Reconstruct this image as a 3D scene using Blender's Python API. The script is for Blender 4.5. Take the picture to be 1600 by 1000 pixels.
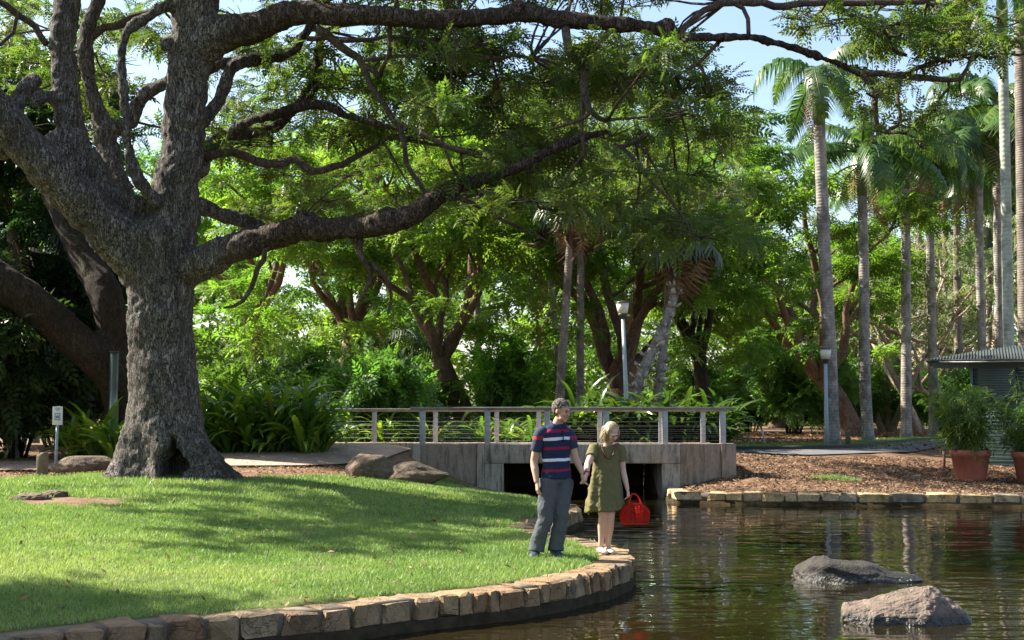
import bpy, bmesh, math, random
import numpy as np
from mathutils import Vector, Matrix, noise as mnoise

scene = bpy.context.scene
for o in list(bpy.data.objects):
    bpy.data.objects.remove(o)

# ---------------------------------------------------------------- camera, sky, sun, exposure
FPX, CX, CY = 2222.2, 800.0, 500.0          # focal length and centre for a 1600 x 1000 frame
PITCH = math.atan(140.0 / FPX)
CAMZ = 2.1
cam_data = bpy.data.cameras.new('camera')
cam = bpy.data.objects.new('camera', cam_data)
scene.collection.objects.link(cam)
cam.location = (0, 0, CAMZ)
cam.rotation_euler = (math.pi / 2 + PITCH, 0, 0)
cam_data.sensor_width = 36.0
cam_data.lens = FPX / 1600.0 * 36.0
cam_data.clip_end = 2000
cam_data.dof.use_dof = True
cam_data.dof.focus_distance = 18.0
cam_data.dof.aperture_fstop = 5.0
scene.camera = cam

SUN_EL = math.radians(41)
SUN_DIR = Vector((-0.95 * math.cos(SUN_EL), 0.31 * math.cos(SUN_EL), math.sin(SUN_EL))).normalized()   # towards the sun
world = bpy.data.worlds.new('World')
scene.world = world
world.use_nodes = True
wn = world.node_tree
wn.nodes.clear()
sky = wn.nodes.new('ShaderNodeTexSky')
sky.sky_type = 'NISHITA'
sky.sun_disc = False
sky.sun_elevation = SUN_EL
sky.sun_rotation = math.atan2(SUN_DIR.x, SUN_DIR.y)
sky.air_density = 1.0
sky.dust_density = 1.3
sky.ozone_density = 0.6
bg = wn.nodes.new('ShaderNodeBackground')
bg.inputs['Strength'].default_value = 0.08
wo = wn.nodes.new('ShaderNodeOutputWorld')
wn.links.new(sky.outputs[0], bg.inputs[0])
wn.links.new(bg.outputs[0], wo.inputs[0])

sun_data = bpy.data.lights.new('sun', 'SUN')
sun_data.energy = 5.0
sun_data.angle = math.radians(0.55)
sun_data.color = (1.0, 0.93, 0.80)
sun = bpy.data.objects.new('sun', sun_data)
scene.collection.objects.link(sun)
sun.rotation_euler = SUN_DIR.to_track_quat('Z', 'Y').to_euler()
sun.location = (-30, 5, 40)

scene.view_settings.view_transform = 'Standard'
scene.view_settings.look = 'None'
scene.view_settings.gamma = 1
scene.view_settings.exposure = 1.75
scene.view_settings.use_curve_mapping = False
scene.cycles.max_bounces = 7
scene.cycles.diffuse_bounces = 3
scene.cycles.glossy_bounces = 3
scene.cycles.transmission_bounces = 5
scene.cycles.transparent_max_bounces = 6
scene.cycles.caustics_reflective = False
scene.cycles.caustics_refractive = False

# ---------------------------------------------------------------- helpers
R = math.radians
COL = scene.collection
cp_, sp_ = math.cos(PITCH), math.sin(PITCH)


def ray(x, y):
    u, v = x - CX, CY - y
    return Vector((u, FPX * cp_ - v * sp_, FPX * sp_ + v * cp_))


def P(x, y, Y):
    """the place at depth Y (metres) that the photograph shows at x, y"""
    d = ray(x, y)
    t = Y / d.y
    return Vector((d.x * t, Y, CAMZ + d.z * t))


def G(x, y, z):
    d = ray(x, y)
    t = (z - CAMZ) / d.z
    return Vector((d.x * t, d.y * t, z))


def tag(o, label=None, cat=None, group=None, kind=None):
    if label: o['label'] = label
    if cat: o['category'] = cat
    if group: o['group'] = group
    if kind: o['kind'] = kind
    return o


def empty(name, loc=(0, 0, 0), rz=0.0):
    o = bpy.data.objects.new(name, None)
    o.empty_display_size = 0.1
    o.location = loc
    o.rotation_euler = (0, 0, rz)
    COL.objects.link(o)
    return o


class MB:
    """collects geometry as numpy arrays and links it as one mesh object"""
    def __init__(s):
        s.v, s.t, s.lp, s.ct, s.n = [], [], [], [], 0

    def add(s, verts, faces, tint=0.5):
        """faces: (m,k) int array or list of tuples"""
        verts = np.asarray(verts, dtype=np.float32).reshape(-1, 3)
        if isinstance(faces, np.ndarray):
            s.lp.append((faces + s.n).astype(np.int32).ravel())
            s.ct.append(np.full(len(faces), faces.shape[1], np.int32))
        else:
            for f in faces:
                s.lp.append(np.asarray(f, np.int32) + s.n)
                s.ct.append(np.array([len(f)], np.int32))
        s.v.append(verts)
        if np.isscalar(tint):
            tint = np.full(len(verts), tint, np.float32)
        s.t.append(np.asarray(tint, np.float32))
        s.n += len(verts)
        return s

    def mesh(s, name, mat=None, smooth=False, tint=True):
        me = bpy.data.meshes.new(name)
        v = np.concatenate(s.v); lp = np.concatenate(s.lp); ct = np.concatenate(s.ct)
        me.vertices.add(len(v)); me.vertices.foreach_set('co', v.ravel())
        me.loops.add(len(lp)); me.loops.foreach_set('vertex_index', lp)
        me.polygons.add(len(ct))
        st = np.zeros(len(ct), np.int32); st[1:] = np.cumsum(ct)[:-1]
        me.polygons.foreach_set('loop_start', st)
        me.polygons.foreach_set('loop_total', ct)
        if smooth:
            me.polygons.foreach_set('use_smooth', np.ones(len(ct), bool))
        if tint:
            a = me.attributes.new('tint', 'FLOAT', 'POINT')
            a.data.foreach_set('value', np.concatenate(s.t))
        me.update(calc_edges=True)
        me.validate()
        if mat: me.materials.append(mat)
        return me

    def build(s, name, mat=None, parent=None, smooth=False, loc=None):
        return link(name, s.mesh(name, mat, smooth), parent, loc)


def link(name, me, parent=None, loc=None):
    o = bpy.data.objects.new(name, me)
    COL.objects.link(o)
    if parent is not None:
        o.parent = parent
    if loc is not None:
        o.location = loc
    return o


def local(pts, org):
    return [Vector(p) - Vector(org) for p in pts]


def spline(pts, radii=None, step=0.25):
    """Catmull-Rom through pts, resampled; radii follow"""
    p = np.array([tuple(q) for q in pts], float)
    r = np.array(radii if radii is not None else [1.0] * len(p), float)
    q = np.vstack([2 * p[0] - p[1], p, 2 * p[-1] - p[-2]])
    rr = np.concatenate([[r[0]], r, [r[-1]]])
    out, ro = [], []
    for i in range(1, len(q) - 2):
        L = np.linalg.norm(q[i + 1] - q[i])
        n = max(2, int(L / step))
        for k in range(n):
            t = k / n
            a, b, c, d = q[i - 1], q[i], q[i + 1], q[i + 2]
            out.append(0.5 * ((2 * b) + (-a + c) * t + (2 * a - 5 * b + 4 * c - d) * t * t + (-a + 3 * b - 3 * c + d) * t ** 3))
            ro.append(rr[i] * (1 - t) + rr[i + 1] * t)
    out.append(p[-1]); ro.append(r[-1])
    return np.array(out), np.array(ro)


def tube(mb, pts, radii, sides=8, tint=0.5, flat=1.0, up=None, jit=0.0, rng=None):
    """closed tube through pts; flat squashes the second axis"""
    p = np.array([tuple(q) for q in pts], float)
    n = len(p)
    r = np.full(n, radii, float) if np.isscalar(radii) else np.asarray(radii, float)
    T = np.gradient(p, axis=0)
    T /= np.maximum(np.linalg.norm(T, axis=1, keepdims=True), 1e-9)
    ref = np.array(up if up is not None else ((0, 0, 1) if abs(T[0][2]) < 0.9 else (1, 0, 0)), float)
    a = np.cross(T[0], ref); a /= max(np.linalg.norm(a), 1e-9)
    ang = np.arange(sides) * 2 * math.pi / sides
    vs = []
    for i in range(n):
        a = a - T[i] * np.dot(a, T[i]); a /= max(np.linalg.norm(a), 1e-9)
        b = np.cross(T[i], a)
        rad = r[i] * (1 + (jit * (rng.random(sides) - 0.5) if jit else 0))
        vs.append(p[i] + (np.cos(ang) * rad)[:, None] * a + (np.sin(ang) * rad * flat)[:, None] * b)
    v = np.concatenate(vs)
    fs = []
    idx = np.arange(sides)
    for i in range(n - 1):
        A = i * sides + idx; B = i * sides + (idx + 1) % sides
        fs.append(np.stack([A, B, B + sides, A + sides], 1))
    mb.add(v, np.concatenate(fs), tint)
    base = mb.n - len(v)
    mb.lp.append(np.arange(sides)[::-1].astype(np.int32) + base); mb.ct.append(np.array([sides], np.int32))
    mb.lp.append((np.arange(sides) + (n - 1) * sides).astype(np.int32) + base); mb.ct.append(np.array([sides], np.int32))
    return mb


BOXF = np.array([[0, 3, 2, 1], [4, 5, 6, 7], [0, 1, 5, 4], [1, 2, 6, 5], [2, 3, 7, 6], [3, 0, 4, 7]])


def box(mb, x0, x1, y0, y1, z0, z1, tint=0.5):
    v = [(x0, y0, z0), (x1, y0, z0), (x1, y1, z0), (x0, y1, z0), (x0, y0, z1), (x1, y0, z1), (x1, y1, z1), (x0, y1, z1)]
    return mb.add(v, BOXF, tint)


def bbox_part(name, x0, x1, y0, y1, z0, z1, mat, parent=None, bevel=0.01):
    m = MB(); box(m, x0, x1, y0, y1, z0, z1)
    o = m.build(name, mat, parent)
    if bevel:
        b = o.modifiers.new('bevel', 'BEVEL'); b.width = bevel; b.segments = 2
    return o


def rings(mb, ringlist, tint=0.5, cap=True):
    """loft closed rings (equal counts)"""
    n = len(ringlist[0])
    v = np.concatenate([np.asarray(r, float) for r in ringlist])
    idx = np.arange(n); fs = []
    for i in range(len(ringlist) - 1):
        A = i * n + idx; B = i * n + (idx + 1) % n
        fs.append(np.stack([A, B, B + n, A + n], 1))
    b0 = mb.n
    mb.add(v, np.concatenate(fs), tint)
    if cap:
        mb.lp.append(np.arange(n)[::-1].astype(np.int32) + b0); mb.ct.append(np.array([n], np.int32))
        mb.lp.append((np.arange(n) + (len(ringlist) - 1) * n).astype(np.int32) + b0); mb.ct.append(np.array([n], np.int32))
    return mb


def ell(cx, cy, cz, rx, ry, n=20, tilt=(0, 0), rot=0.0, power=1.0):
    t = np.arange(n) * 2 * math.pi / n
    c, s = np.cos(t), np.sin(t)
    if power != 1.0:
        c = np.sign(c) * np.abs(c) ** power; s = np.sign(s) * np.abs(s) ** power
    x, y = rx * c, ry * s
    X = x * math.cos(rot) - y * math.sin(rot); Y = x * math.sin(rot) + y * math.cos(rot)
    return np.stack([cx + X, cy + Y, cz + tilt[0] * X + tilt[1] * Y], 1)


def ellipsoid(mb, c, r, rot=None, n=12, m=8, tint=0.5):
    rl = []
    for i in range(m + 1):
        th = math.pi * (0.03 + 0.94 * i / m) - math.pi / 2
        rl.append(ell(0, 0, math.sin(th), math.cos(th), math.cos(th), n))
    v = np.concatenate(rl) * np.array(r)
    if rot is not None:
        M = np.array(rot.to_3x3())
        v = v @ M.T
    v = v + np.array(tuple(c))
    k = len(rl)
    return rings(mb, [v[i * n:(i + 1) * n] for i in range(k)], tint)


def remesh(o, voxel, smooth=3, fac=0.6, disp=None):
    m = o.modifiers.new('remesh', 'REMESH'); m.mode = 'VOXEL'; m.voxel_size = voxel; m.use_smooth_shade = True
    if smooth:
        s = o.modifiers.new('smooth', 'SMOOTH'); s.factor = fac; s.iterations = smooth
    for i, (kind, size, strength) in enumerate(disp or []):
        t = bpy.data.textures.new('relief', kind)
        t.noise_scale = size
        if kind == 'CLOUDS':
            t.noise_depth = 3
        d = o.modifiers.new('relief', 'DISPLACE'); d.texture = t; d.strength = strength; d.mid_level = 0.5
        d.texture_coords = 'LOCAL'
    return o


# ---------------------------------------------------------------- materials
def new_mat(name):
    m = bpy.data.materials.new(name); m.use_nodes = True
    nt = m.node_tree; nt.nodes.clear()
    out = nt.nodes.new('ShaderNodeOutputMaterial')
    b = nt.nodes.new('ShaderNodeBsdfPrincipled')
    nt.links.new(b.outputs[0], out.inputs[0])
    return m, nt, b, out


class NT:
    def __init__(s, nt):
        s.nt = nt
        s.tc = nt.nodes.new('ShaderNodeTexCoord')

    def n(s, kind, **kw):
        x = s.nt.nodes.new(kind)
        for k, v in kw.items(): setattr(x, k, v)
        return x

    def l(s, a, b): s.nt.links.new(a, b)

    def co(s, scale=(1, 1, 1), obj=True, rot=(0, 0, 0)):
        mp = s.n('ShaderNodeMapping')
        mp.inputs['Scale'].default_value = scale
        mp.inputs['Rotation'].default_value = rot
        s.l(s.tc.outputs['Object'], mp.inputs[0])
        return mp.outputs[0]

    def geo(s, scale=(1, 1, 1)):
        g = s.n('ShaderNodeNewGeometry'); mp = s.n('ShaderNodeMapping'); mp.inputs['Scale'].default_value = scale
        s.l(g.outputs['Position'], mp.inputs[0]); return mp.outputs[0]

    def noise(s, co, scale, detail=5, rough=0.55, dist=0.0):
        x = s.n('ShaderNodeTexNoise'); x.inputs['Scale'].default_value = scale
        x.inputs['Detail'].default_value = detail; x.inputs['Roughness'].default_value = rough
        x.inputs['Distortion'].default_value = dist
        s.l(co, x.inputs['Vector']); return x.outputs[0]

    def n_color(s, co, scale):
        x = s.n('ShaderNodeTexNoise'); x.inputs['Scale'].default_value = scale; x.inputs['Detail'].default_value = 3
        s.l(co, x.inputs['Vector']); return x.outputs[1]

    def voro(s, co, scale, feature='F1', out=0):
        x = s.n('ShaderNodeTexVoronoi'); x.feature = feature; x.inputs['Scale'].default_value = scale
        s.l(co, x.inputs['Vector']); return x.outputs[out]

    def ramp(s, fac, stops):
        x = s.n('ShaderNodeValToRGB')
        e = x.color_ramp.elements
        while len(e) < len(stops): e.new(0.5)
        for q, (p, c) in zip(e, stops):
            q.position = p
            q.color = (c[0], c[1], c[2], 1) if not np.isscalar(c) else (c, c, c, 1)
        s.l(fac, x.inputs[0]); return x.outputs[0]

    def mix(s, fac, a, b, blend='MIX'):
        x = s.n('ShaderNodeMix', data_type='RGBA', blend_type=blend)
        for inp, val in ((x.inputs[0], fac), (x.inputs[6], a), (x.inputs[7], b)):
            if isinstance(val, (int, float)): inp.default_value = val
            elif isinstance(val, tuple): inp.default_value = (val[0], val[1], val[2], 1)
            else: s.l(val, inp)
        return x.outputs[2]

    def math(s, op, a, b=None, clamp=False):
        x = s.n('ShaderNodeMath', operation=op); x.use_clamp = clamp
        for inp, val in ((x.inputs[0], a), (x.inputs[1], b)):
            if val is None: continue
            if isinstance(val, (int, float)): inp.default_value = val
            else: s.l(val, inp)
        return x.outputs[0]

    def attr(s, name):
        x = s.n('ShaderNodeAttribute'); x.attribute_name = name; return x.outputs['Fac']

    def rnd(s):
        return s.n('ShaderNodeObjectInfo').outputs['Random']

    def bump(s, h, strength, dist, bsdf, prev=None):
        x = s.n('ShaderNodeBump'); x.inputs['Strength'].default_value = strength; x.inputs['Distance'].default_value = dist
        s.l(h, x.inputs['Height'])
        if prev is not None: s.l(prev, x.inputs['Normal'])
        if bsdf is not None: s.l(x.outputs[0], bsdf.inputs['Normal'])
        return x.outputs[0]


def simple(name, c1, c2=None, scale=8, rough=0.7, bump=0.0, bscale=60, metal=0.0, spec=0.4, coat=0.0):
    m, nt, b, _ = new_mat(name); k = NT(nt)
    c2 = c2 or tuple(x * 0.75 for x in c1)
    co = k.co()
    k.l(k.ramp(k.noise(co, scale, 6), [(0.3, c2), (0.7, c1)]), b.inputs['Base Color'])
    b.inputs['Roughness'].default_value = rough
    b.inputs['Metallic'].default_value = metal
    b.inputs['Specular IOR Level'].default_value = spec
    if bump: k.bump(k.noise(co, bscale, 4), bump, 0.01, b)
    return m


def leaf_mat(name, dark, mid, light, trans=0.4, tcol=None, rough=0.45, spec=0.35, vary=0.0, vcol=(0.12, 0.12, 0.035)):
    m, nt, b, out = new_mat(name); k = NT(nt)
    t = k.attr('tint')
    col = k.ramp(t, [(0.0, dark), (0.5, mid), (1.0, light)])
    hv = k.n('ShaderNodeHueSaturation'); k.l(col, hv.inputs['Color'])
    r = k.rnd()
    if vary:
        g = k.geo()
        col2 = k.mix(k.ramp(k.noise(g, 0.9, 4, 0.6), [(0.42, 0.0), (0.62, vary)]), hv.inputs['Color'].links[0].from_socket, vcol)
        col2 = k.mix(k.ramp(k.noise(g, 5.0, 3, 0.6), [(0.60, 0.0), (0.72, vary * .8)]), col2, (0.22, 0.20, 0.05))
        k.l(col2, hv.inputs['Color'])
    k.l(k.math('ADD', k.math('MULTIPLY', r, 0.03), 0.485), hv.inputs['Hue'])
    k.l(k.math('ADD', k.math('MULTIPLY', r, 0.3), 0.85), hv.inputs['Value'])
    col = hv.outputs[0]
    k.l(col, b.inputs['Base Color'])
    b.inputs['Roughness'].default_value = rough
    b.inputs['Specular IOR Level'].default_value = spec
    tr = k.n('ShaderNodeBsdfTranslucent')
    tc = k.mix(1.0, col, tcol or (1.6, 1.75, 0.7), 'MULTIPLY')
    k.l(tc, tr.inputs[0])
    ms = k.n('ShaderNodeMixShader'); ms.inputs[0].default_value = trans
    k.l(b.outputs[0], ms.inputs[1]); k.l(tr.outputs[0], ms.inputs[2]); k.l(ms.outputs[0], out.inputs[0])
    return m


def bark_mat(name, dark, mid, light, vscale=1.0, bump=0.6, moss=0.0, stretch=0.22, limb=False):
    m, nt, b, _ = new_mat(name); k = NT(nt)
    co = k.co((1, 1, stretch)); c1 = k.co()
    n1 = k.noise(co, 11 * vscale, 9, 0.72, 0.6)
    wv = k.mix(0.09, co, k.n_color(c1, 9.0), 'ADD')
    vo = k.n('ShaderNodeTexVoronoi'); vo.inputs['Scale'].default_value = 21 * vscale; vo.inputs['Randomness'].default_value = 1.0; k.l(wv, vo.inputs['Vector'])
    ve = k.n('ShaderNodeTexVoronoi'); ve.feature = 'DISTANCE_TO_EDGE'; ve.inputs['Scale'].default_value = 21 * vscale; k.l(wv, ve.inputs['Vector'])
    cell = k.n('ShaderNodeSeparateColor'); k.l(vo.outputs['Color'], cell.inputs[0])
    n4 = k.noise(k.co((1, 1, stretch * 1.6)), 38 * vscale, 6, 0.7, 0.3)
    n2 = k.noise(c1, 1.3, 5, 0.6)
    n3 = k.noise(c1, 5.0, 7, 0.65)
    h = k.math('ADD', k.math('MULTIPLY', n1, 0.45), k.math('MULTIPLY', n4, 0.25))
    h = k.math('ADD', h, k.math('MULTIPLY', cell.outputs[0], 0.10))
    h = k.math('ADD', h, k.math('MULTIPLY', k.ramp(ve.outputs[0], [(0.0, 0.0), (0.10, 1.0)]), 0.20))
    col = k.ramp(h, [(0.40, dark), (0.58, mid), (0.76, light)])
    col = k.mix(k.ramp(n2, [(0.42, 0.0), (0.68, 0.6)]), col, tuple(x * 0.42 for x in mid))
    col = k.mix(k.ramp(n3, [(0.60, 0.0), (0.74, 0.25)]), col, light)
    if moss:
        col = k.mix(k.ramp(k.noise(c1, 2.4, 5), [(0.55, 0.0), (0.75, moss)]), col, (0.06, 0.07, 0.02))
    if limb:      # bark mixed darker and browner towards local +x, on the limbs over the water
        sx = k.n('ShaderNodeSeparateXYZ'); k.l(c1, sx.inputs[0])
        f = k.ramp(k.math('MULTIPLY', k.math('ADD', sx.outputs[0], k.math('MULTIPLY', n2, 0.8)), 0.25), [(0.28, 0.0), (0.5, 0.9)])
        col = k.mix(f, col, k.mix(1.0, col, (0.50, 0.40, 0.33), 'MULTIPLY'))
    k.l(col, b.inputs['Base Color'])
    b.inputs['Roughness'].default_value = 0.9
    b.inputs['Specular IOR Level'].default_value = 0.15
    k.bump(h, bump, 0.07, b)
    return m


M = {}
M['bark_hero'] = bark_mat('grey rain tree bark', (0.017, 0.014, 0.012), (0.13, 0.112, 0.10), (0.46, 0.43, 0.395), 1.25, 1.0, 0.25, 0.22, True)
M['bark_limb'] = bark_mat('dark limb bark', (0.035, 0.026, 0.020), (0.12, 0.09, 0.07), (0.26, 0.21, 0.17), 1.4, 0.7, 0.3, 0.5)
M['bark_brown'] = bark_mat('brown bark', (0.06, 0.036, 0.026), (0.20, 0.125, 0.09), (0.36, 0.25, 0.19), 1.0, 0.7, 0.25, 0.4)
M['bark_pale'] = bark_mat('pale papery bark', (0.20, 0.15, 0.10), (0.42, 0.34, 0.25), (0.60, 0.52, 0.42), 0.8, 0.5, 0.1, 0.4)
M['bark_dark'] = bark_mat('dark bark', (0.018, 0.014, 0.011), (0.05, 0.038, 0.03), (0.10, 0.08, 0.065), 1.0, 0.7, 0.4, 0.4)


def palm_trunk_mat(name, c1, c2, ring=5.0):
    m, nt, b, _ = new_mat(name); k = NT(nt)
    co = k.co()
    wv = k.n('ShaderNodeTexWave', wave_type='BANDS', bands_direction='Z'); wv.inputs['Scale'].default_value = ring
    wv.inputs['Distortion'].default_value = 3.5; wv.inputs['Detail'].default_value = 4
    k.l(co, wv.inputs['Vector'])
    n1 = k.noise(k.co((1, 1, 0.3)), 9, 7, 0.65)
    col = k.ramp(n1, [(0.3, c2), (0.62, c1), (0.8, tuple(min(0.7, x * 1.35) for x in c1))])
    col = k.mix(k.ramp(wv.outputs[1], [(0.0, 0.28), (0.2, 0.0)]), col, tuple(x * 0.5 for x in c2))
    col = k.mix(k.ramp(k.noise(co, 2.2, 5), [(0.45, 0.0), (0.62, 0.75)]), col, tuple(x * 0.55 for x in c2))
    col = k.mix(k.ramp(k.noise(co, 6.5, 5), [(0.58, 0.0), (0.68, 0.5)]), col, tuple(min(.6, x * 1.5) for x in c1))
    k.l(col, b.inputs['Base Color']); b.inputs['Roughness'].default_value = 0.85
    k.bump(k.math('ADD', wv.outputs[1], n1), 0.35, 0.02, b)
    return m


M['palm_grey'] = palm_trunk_mat('grey ringed palm trunk', (0.36, 0.32, 0.285), (0.17, 0.15, 0.13), 3.2)
M['palm_dark'] = palm_trunk_mat('brown palm trunk', (0.24, 0.20, 0.165), (0.12, 0.095, 0.075), 4.0)
M['palm_green'] = palm_trunk_mat('pale green palm trunk', (0.40, 0.43, 0.35), (0.27, 0.30, 0.23), 2.2)
M['crownshaft'] = simple('green crownshaft', (0.10, 0.17, 0.05), (0.06, 0.11, 0.03), 4, 0.45)
M['dead_frond'] = simple('dry brown frond', (0.30, 0.19, 0.09), (0.15, 0.09, 0.045), 9, 0.85)

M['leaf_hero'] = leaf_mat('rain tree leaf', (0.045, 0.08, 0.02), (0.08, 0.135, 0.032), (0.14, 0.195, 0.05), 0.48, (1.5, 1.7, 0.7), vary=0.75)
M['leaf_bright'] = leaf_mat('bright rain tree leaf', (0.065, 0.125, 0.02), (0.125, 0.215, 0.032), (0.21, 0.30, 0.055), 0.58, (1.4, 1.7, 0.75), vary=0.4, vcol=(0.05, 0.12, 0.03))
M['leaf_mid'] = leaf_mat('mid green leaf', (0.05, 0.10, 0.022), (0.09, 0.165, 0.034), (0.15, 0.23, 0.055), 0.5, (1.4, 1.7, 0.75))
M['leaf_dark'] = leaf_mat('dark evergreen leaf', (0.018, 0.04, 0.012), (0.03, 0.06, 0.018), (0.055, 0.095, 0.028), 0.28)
M['leaf_pale'] = leaf_mat('grey green leaf', (0.10, 0.13, 0.07), (0.17, 0.20, 0.11), (0.26, 0.28, 0.17), 0.35)
M['frond'] = leaf_mat('palm frond leaflet', (0.028, 0.062, 0.014), (0.055, 0.11, 0.024), (0.11, 0.18, 0.045), 0.35, rough=0.35, spec=0.5)
M['fan'] = leaf_mat('grey green fan leaf', (0.07, 0.10, 0.06), (0.12, 0.16, 0.095), (0.2, 0.24, 0.15), 0.25, rough=0.4, spec=0.5)
M['strap'] = leaf_mat('glossy strap leaf', (0.035, 0.085, 0.014), (0.07, 0.15, 0.022), (0.16, 0.26, 0.03), 0.36, rough=0.22, spec=0.7)
M['strap_dark'] = leaf_mat('dark glossy strap leaf', (0.022, 0.05, 0.012), (0.042, 0.085, 0.018), (0.085, 0.145, 0.025), 0.28, rough=0.22, spec=0.7)
M['bamboo'] = leaf_mat('bamboo leaf', (0.05, 0.10, 0.02), (0.09, 0.17, 0.035), (0.15, 0.25, 0.06), 0.4)
M['blade'] = leaf_mat('lawn grass blade', (0.11, 0.175, 0.048), (0.20, 0.285, 0.085), (0.35, 0.39, 0.15), 0.35, (1.2, 1.4, 0.7), 0.5, 0.35)
M['chip'] = leaf_mat('bark chip', (0.045, 0.026, 0.017), (0.13, 0.072, 0.044), (0.34, 0.22, 0.14), 0.05, (1.2, 1.1, 0.9), 0.8, 0.2)
M['dry_leaf'] = leaf_mat('fallen leaf', (0.10, 0.055, 0.03), (0.22, 0.125, 0.06), (0.40, 0.25, 0.12), 0.15, (1.2, 1.1, 0.9), 0.7, 0.3)


def concrete_mat(name, c, stain=0.75, streak=True):
    m, nt, b, _ = new_mat(name); k = NT(nt)
    co = k.co()
    n = k.noise(co, 14, 8, 0.65)
    col = k.ramp(n, [(0.3, tuple(x * 0.78 for x in c)), (0.7, tuple(x * 1.12 for x in c))])
    big = k.noise(co, 1.1, 5, 0.6)
    col = k.mix(k.ramp(big, [(0.42, 0.0), (0.62, 0.5)]), col, (c[0] * 0.75, c[1] * 0.62, c[2] * 0.5))
    if streak:
        st = k.noise(k.co((5, 5, 0.7)), 2.2, 7, 0.7)
        col = k.mix(k.ramp(st, [(0.47, 0.0), (0.64, stain)]), col, (0.035, 0.033, 0.03))
    k.l(col, b.inputs['Base Color']); b.inputs['Roughness'].default_value = 0.88
    k.bump(n, 0.25, 0.02, b)
    return m


M['concrete'] = concrete_mat('weathered concrete', (0.42, 0.37, 0.31))
M['concrete_wing'] = concrete_mat('brown weathered concrete', (0.33, 0.26, 0.21), 0.6)
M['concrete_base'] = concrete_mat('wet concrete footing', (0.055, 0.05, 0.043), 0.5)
M['mortar'] = concrete_mat('lime mortar', (0.17, 0.14, 0.105), 0.4, False)
M['rail'] = simple('weathered dark timber rail', (0.26, 0.235, 0.21), (0.15, 0.13, 0.115), 6, 0.6, 0.2)
M['post'] = simple('galvanised grey post', (0.42, 0.44, 0.46), (0.30, 0.32, 0.34), 14, 0.5, 0.0, metal=0.35)
M['wire'] = simple('steel cable', (0.20, 0.20, 0.20), None, 5, 0.6, metal=0.3)


def stone_mat(name, stops, lichen=0.25):
    m, nt, b, _ = new_mat(name); k = NT(nt)
    co = k.co(); g = k.geo()
    base = k.ramp(k.rnd(), stops)
    n = k.noise(g, 9, 8, 0.7)
    col = k.mix(0.85, base, k.ramp(n, [(0.25, 0.42), (0.5, 0.95), (0.75, 1.35)]), 'MULTIPLY')
    col = k.mix(k.ramp(k.noise(g, 4.5, 6, 0.6), [(0.53, 0.0), (0.66, 0.7)]), col, (0.07, 0.055, 0.045))
    col = k.mix(k.ramp(k.noise(g, 13, 5, 0.6), [(0.62, 0.0), (0.72, lichen)]), col, (0.5, 0.47, 0.40))
    col = k.mix(k.ramp(k.noise(g, 3.1, 5, 0.65), [(0.56, 0.0), (0.70, 0.6)]), col, (0.055, 0.060, 0.022))
    crk = k.n('ShaderNodeTexVoronoi'); crk.feature = 'DISTANCE_TO_EDGE'; crk.inputs['Scale'].default_value = 3.2
    k.l(k.mix(0.35, g, k.n_color(g, 5.0), 'ADD'), crk.inputs['Vector'])
    cl = k.ramp(crk.outputs[0], [(0.0, 1.0), (0.02, 0.0)])
    col = k.mix(k.math('MULTIPLY', cl, 0.22), col, (0.03, 0.024, 0.02))
    sx = k.n('ShaderNodeSeparateXYZ'); k.l(g, sx.inputs[0])
    wet = k.ramp(k.math('ADD', sx.outputs[2], k.math('MULTIPLY', n, 0.06)), [(0.19, 0.9), (0.235, 0.0)])
    col = k.mix(wet, col, (0.022, 0.02, 0.014))
    k.l(col, b.inputs['Base Color'])
    k.l(k.ramp(wet, [(0.0, 0.85), (1.0, 0.3)]), b.inputs['Roughness'])
    k.bump(k.math('SUBTRACT', k.math('ADD', n, k.noise(g, 40, 4)), cl), 0.7, 0.03, b)
    return m


M['stone'] = stone_mat('sandstone edging', [(0.0, (0.23, 0.145, 0.075)), (0.3, (0.34, 0.225, 0.11)), (0.55, (0.26, 0.145, 0.072)), (0.8, (0.38, 0.275, 0.15)), (1.0, (0.16, 0.11, 0.07))])
M['stone_far'] = stone_mat('yellow sandstone edging', [(0.0, (0.58, 0.41, 0.22)), (0.35, (0.66, 0.44, 0.19)), (0.6, (0.56, 0.38, 0.22)), (0.85, (0.66, 0.52, 0.32)), (1.0, (0.30, 0.24, 0.18))], 0.1)
M['rock_dark'] = stone_mat('dark wet boulder', [(0.0, (0.034, 0.028, 0.024)), (1.0, (0.038, 0.031, 0.027))], 0.04)
M['rock_tan'] = stone_mat('tan boulder', [(0.0, (0.17, 0.125, 0.095)), (1.0, (0.185, 0.135, 0.105))], 0.15)
M['rock_grey'] = stone_mat('grey brown boulder', [(0.0, (0.135, 0.092, 0.062)), (1.0, (0.155, 0.108, 0.074))], 0.2)
M['footing'] = simple('algae brown footing', (0.062, 0.045, 0.024), (0.026, 0.020, 0.011), 9, .95, .8, 25, spec=.08)
# ---------------------------------------------------------------- terrain
WALL_Z = 0.40
WATER_Z = 0.10
near_px = [(-420, 1075), (-150, 1022), (0, 998), (90, 985), (243, 971), (400, 960), (550, 946), (643, 934), (730, 926), (805, 918),
           (875, 907), (914, 899), (952, 890), (978, 879), (986, 869), (978, 859), (952, 850), (920, 841), (878, 834),
           (848, 828), (828, 822)]
near_line = [G(x, y, WALL_Z) for x, y in near_px]
lobe_px = [(834, 816), (862, 809), (892, 800), (906, 793), (898, 786), (872, 780), (830, 776), (792, 772)]
lobe_line = [G(x, y, WALL_Z) for x, y in lobe_px]
FAR_Z = 0.35
far_px = [(1063, 769), (1090, 769), (1200, 771), (1330, 772), (1480, 773), (1620, 775), (1800, 779)]
far_line = [Vector((3.50, 32.26, FAR_Z)), Vector((3.46, 31.3, FAR_Z))] + [G(x, y, FAR_Z) for x, y in far_px]
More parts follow.
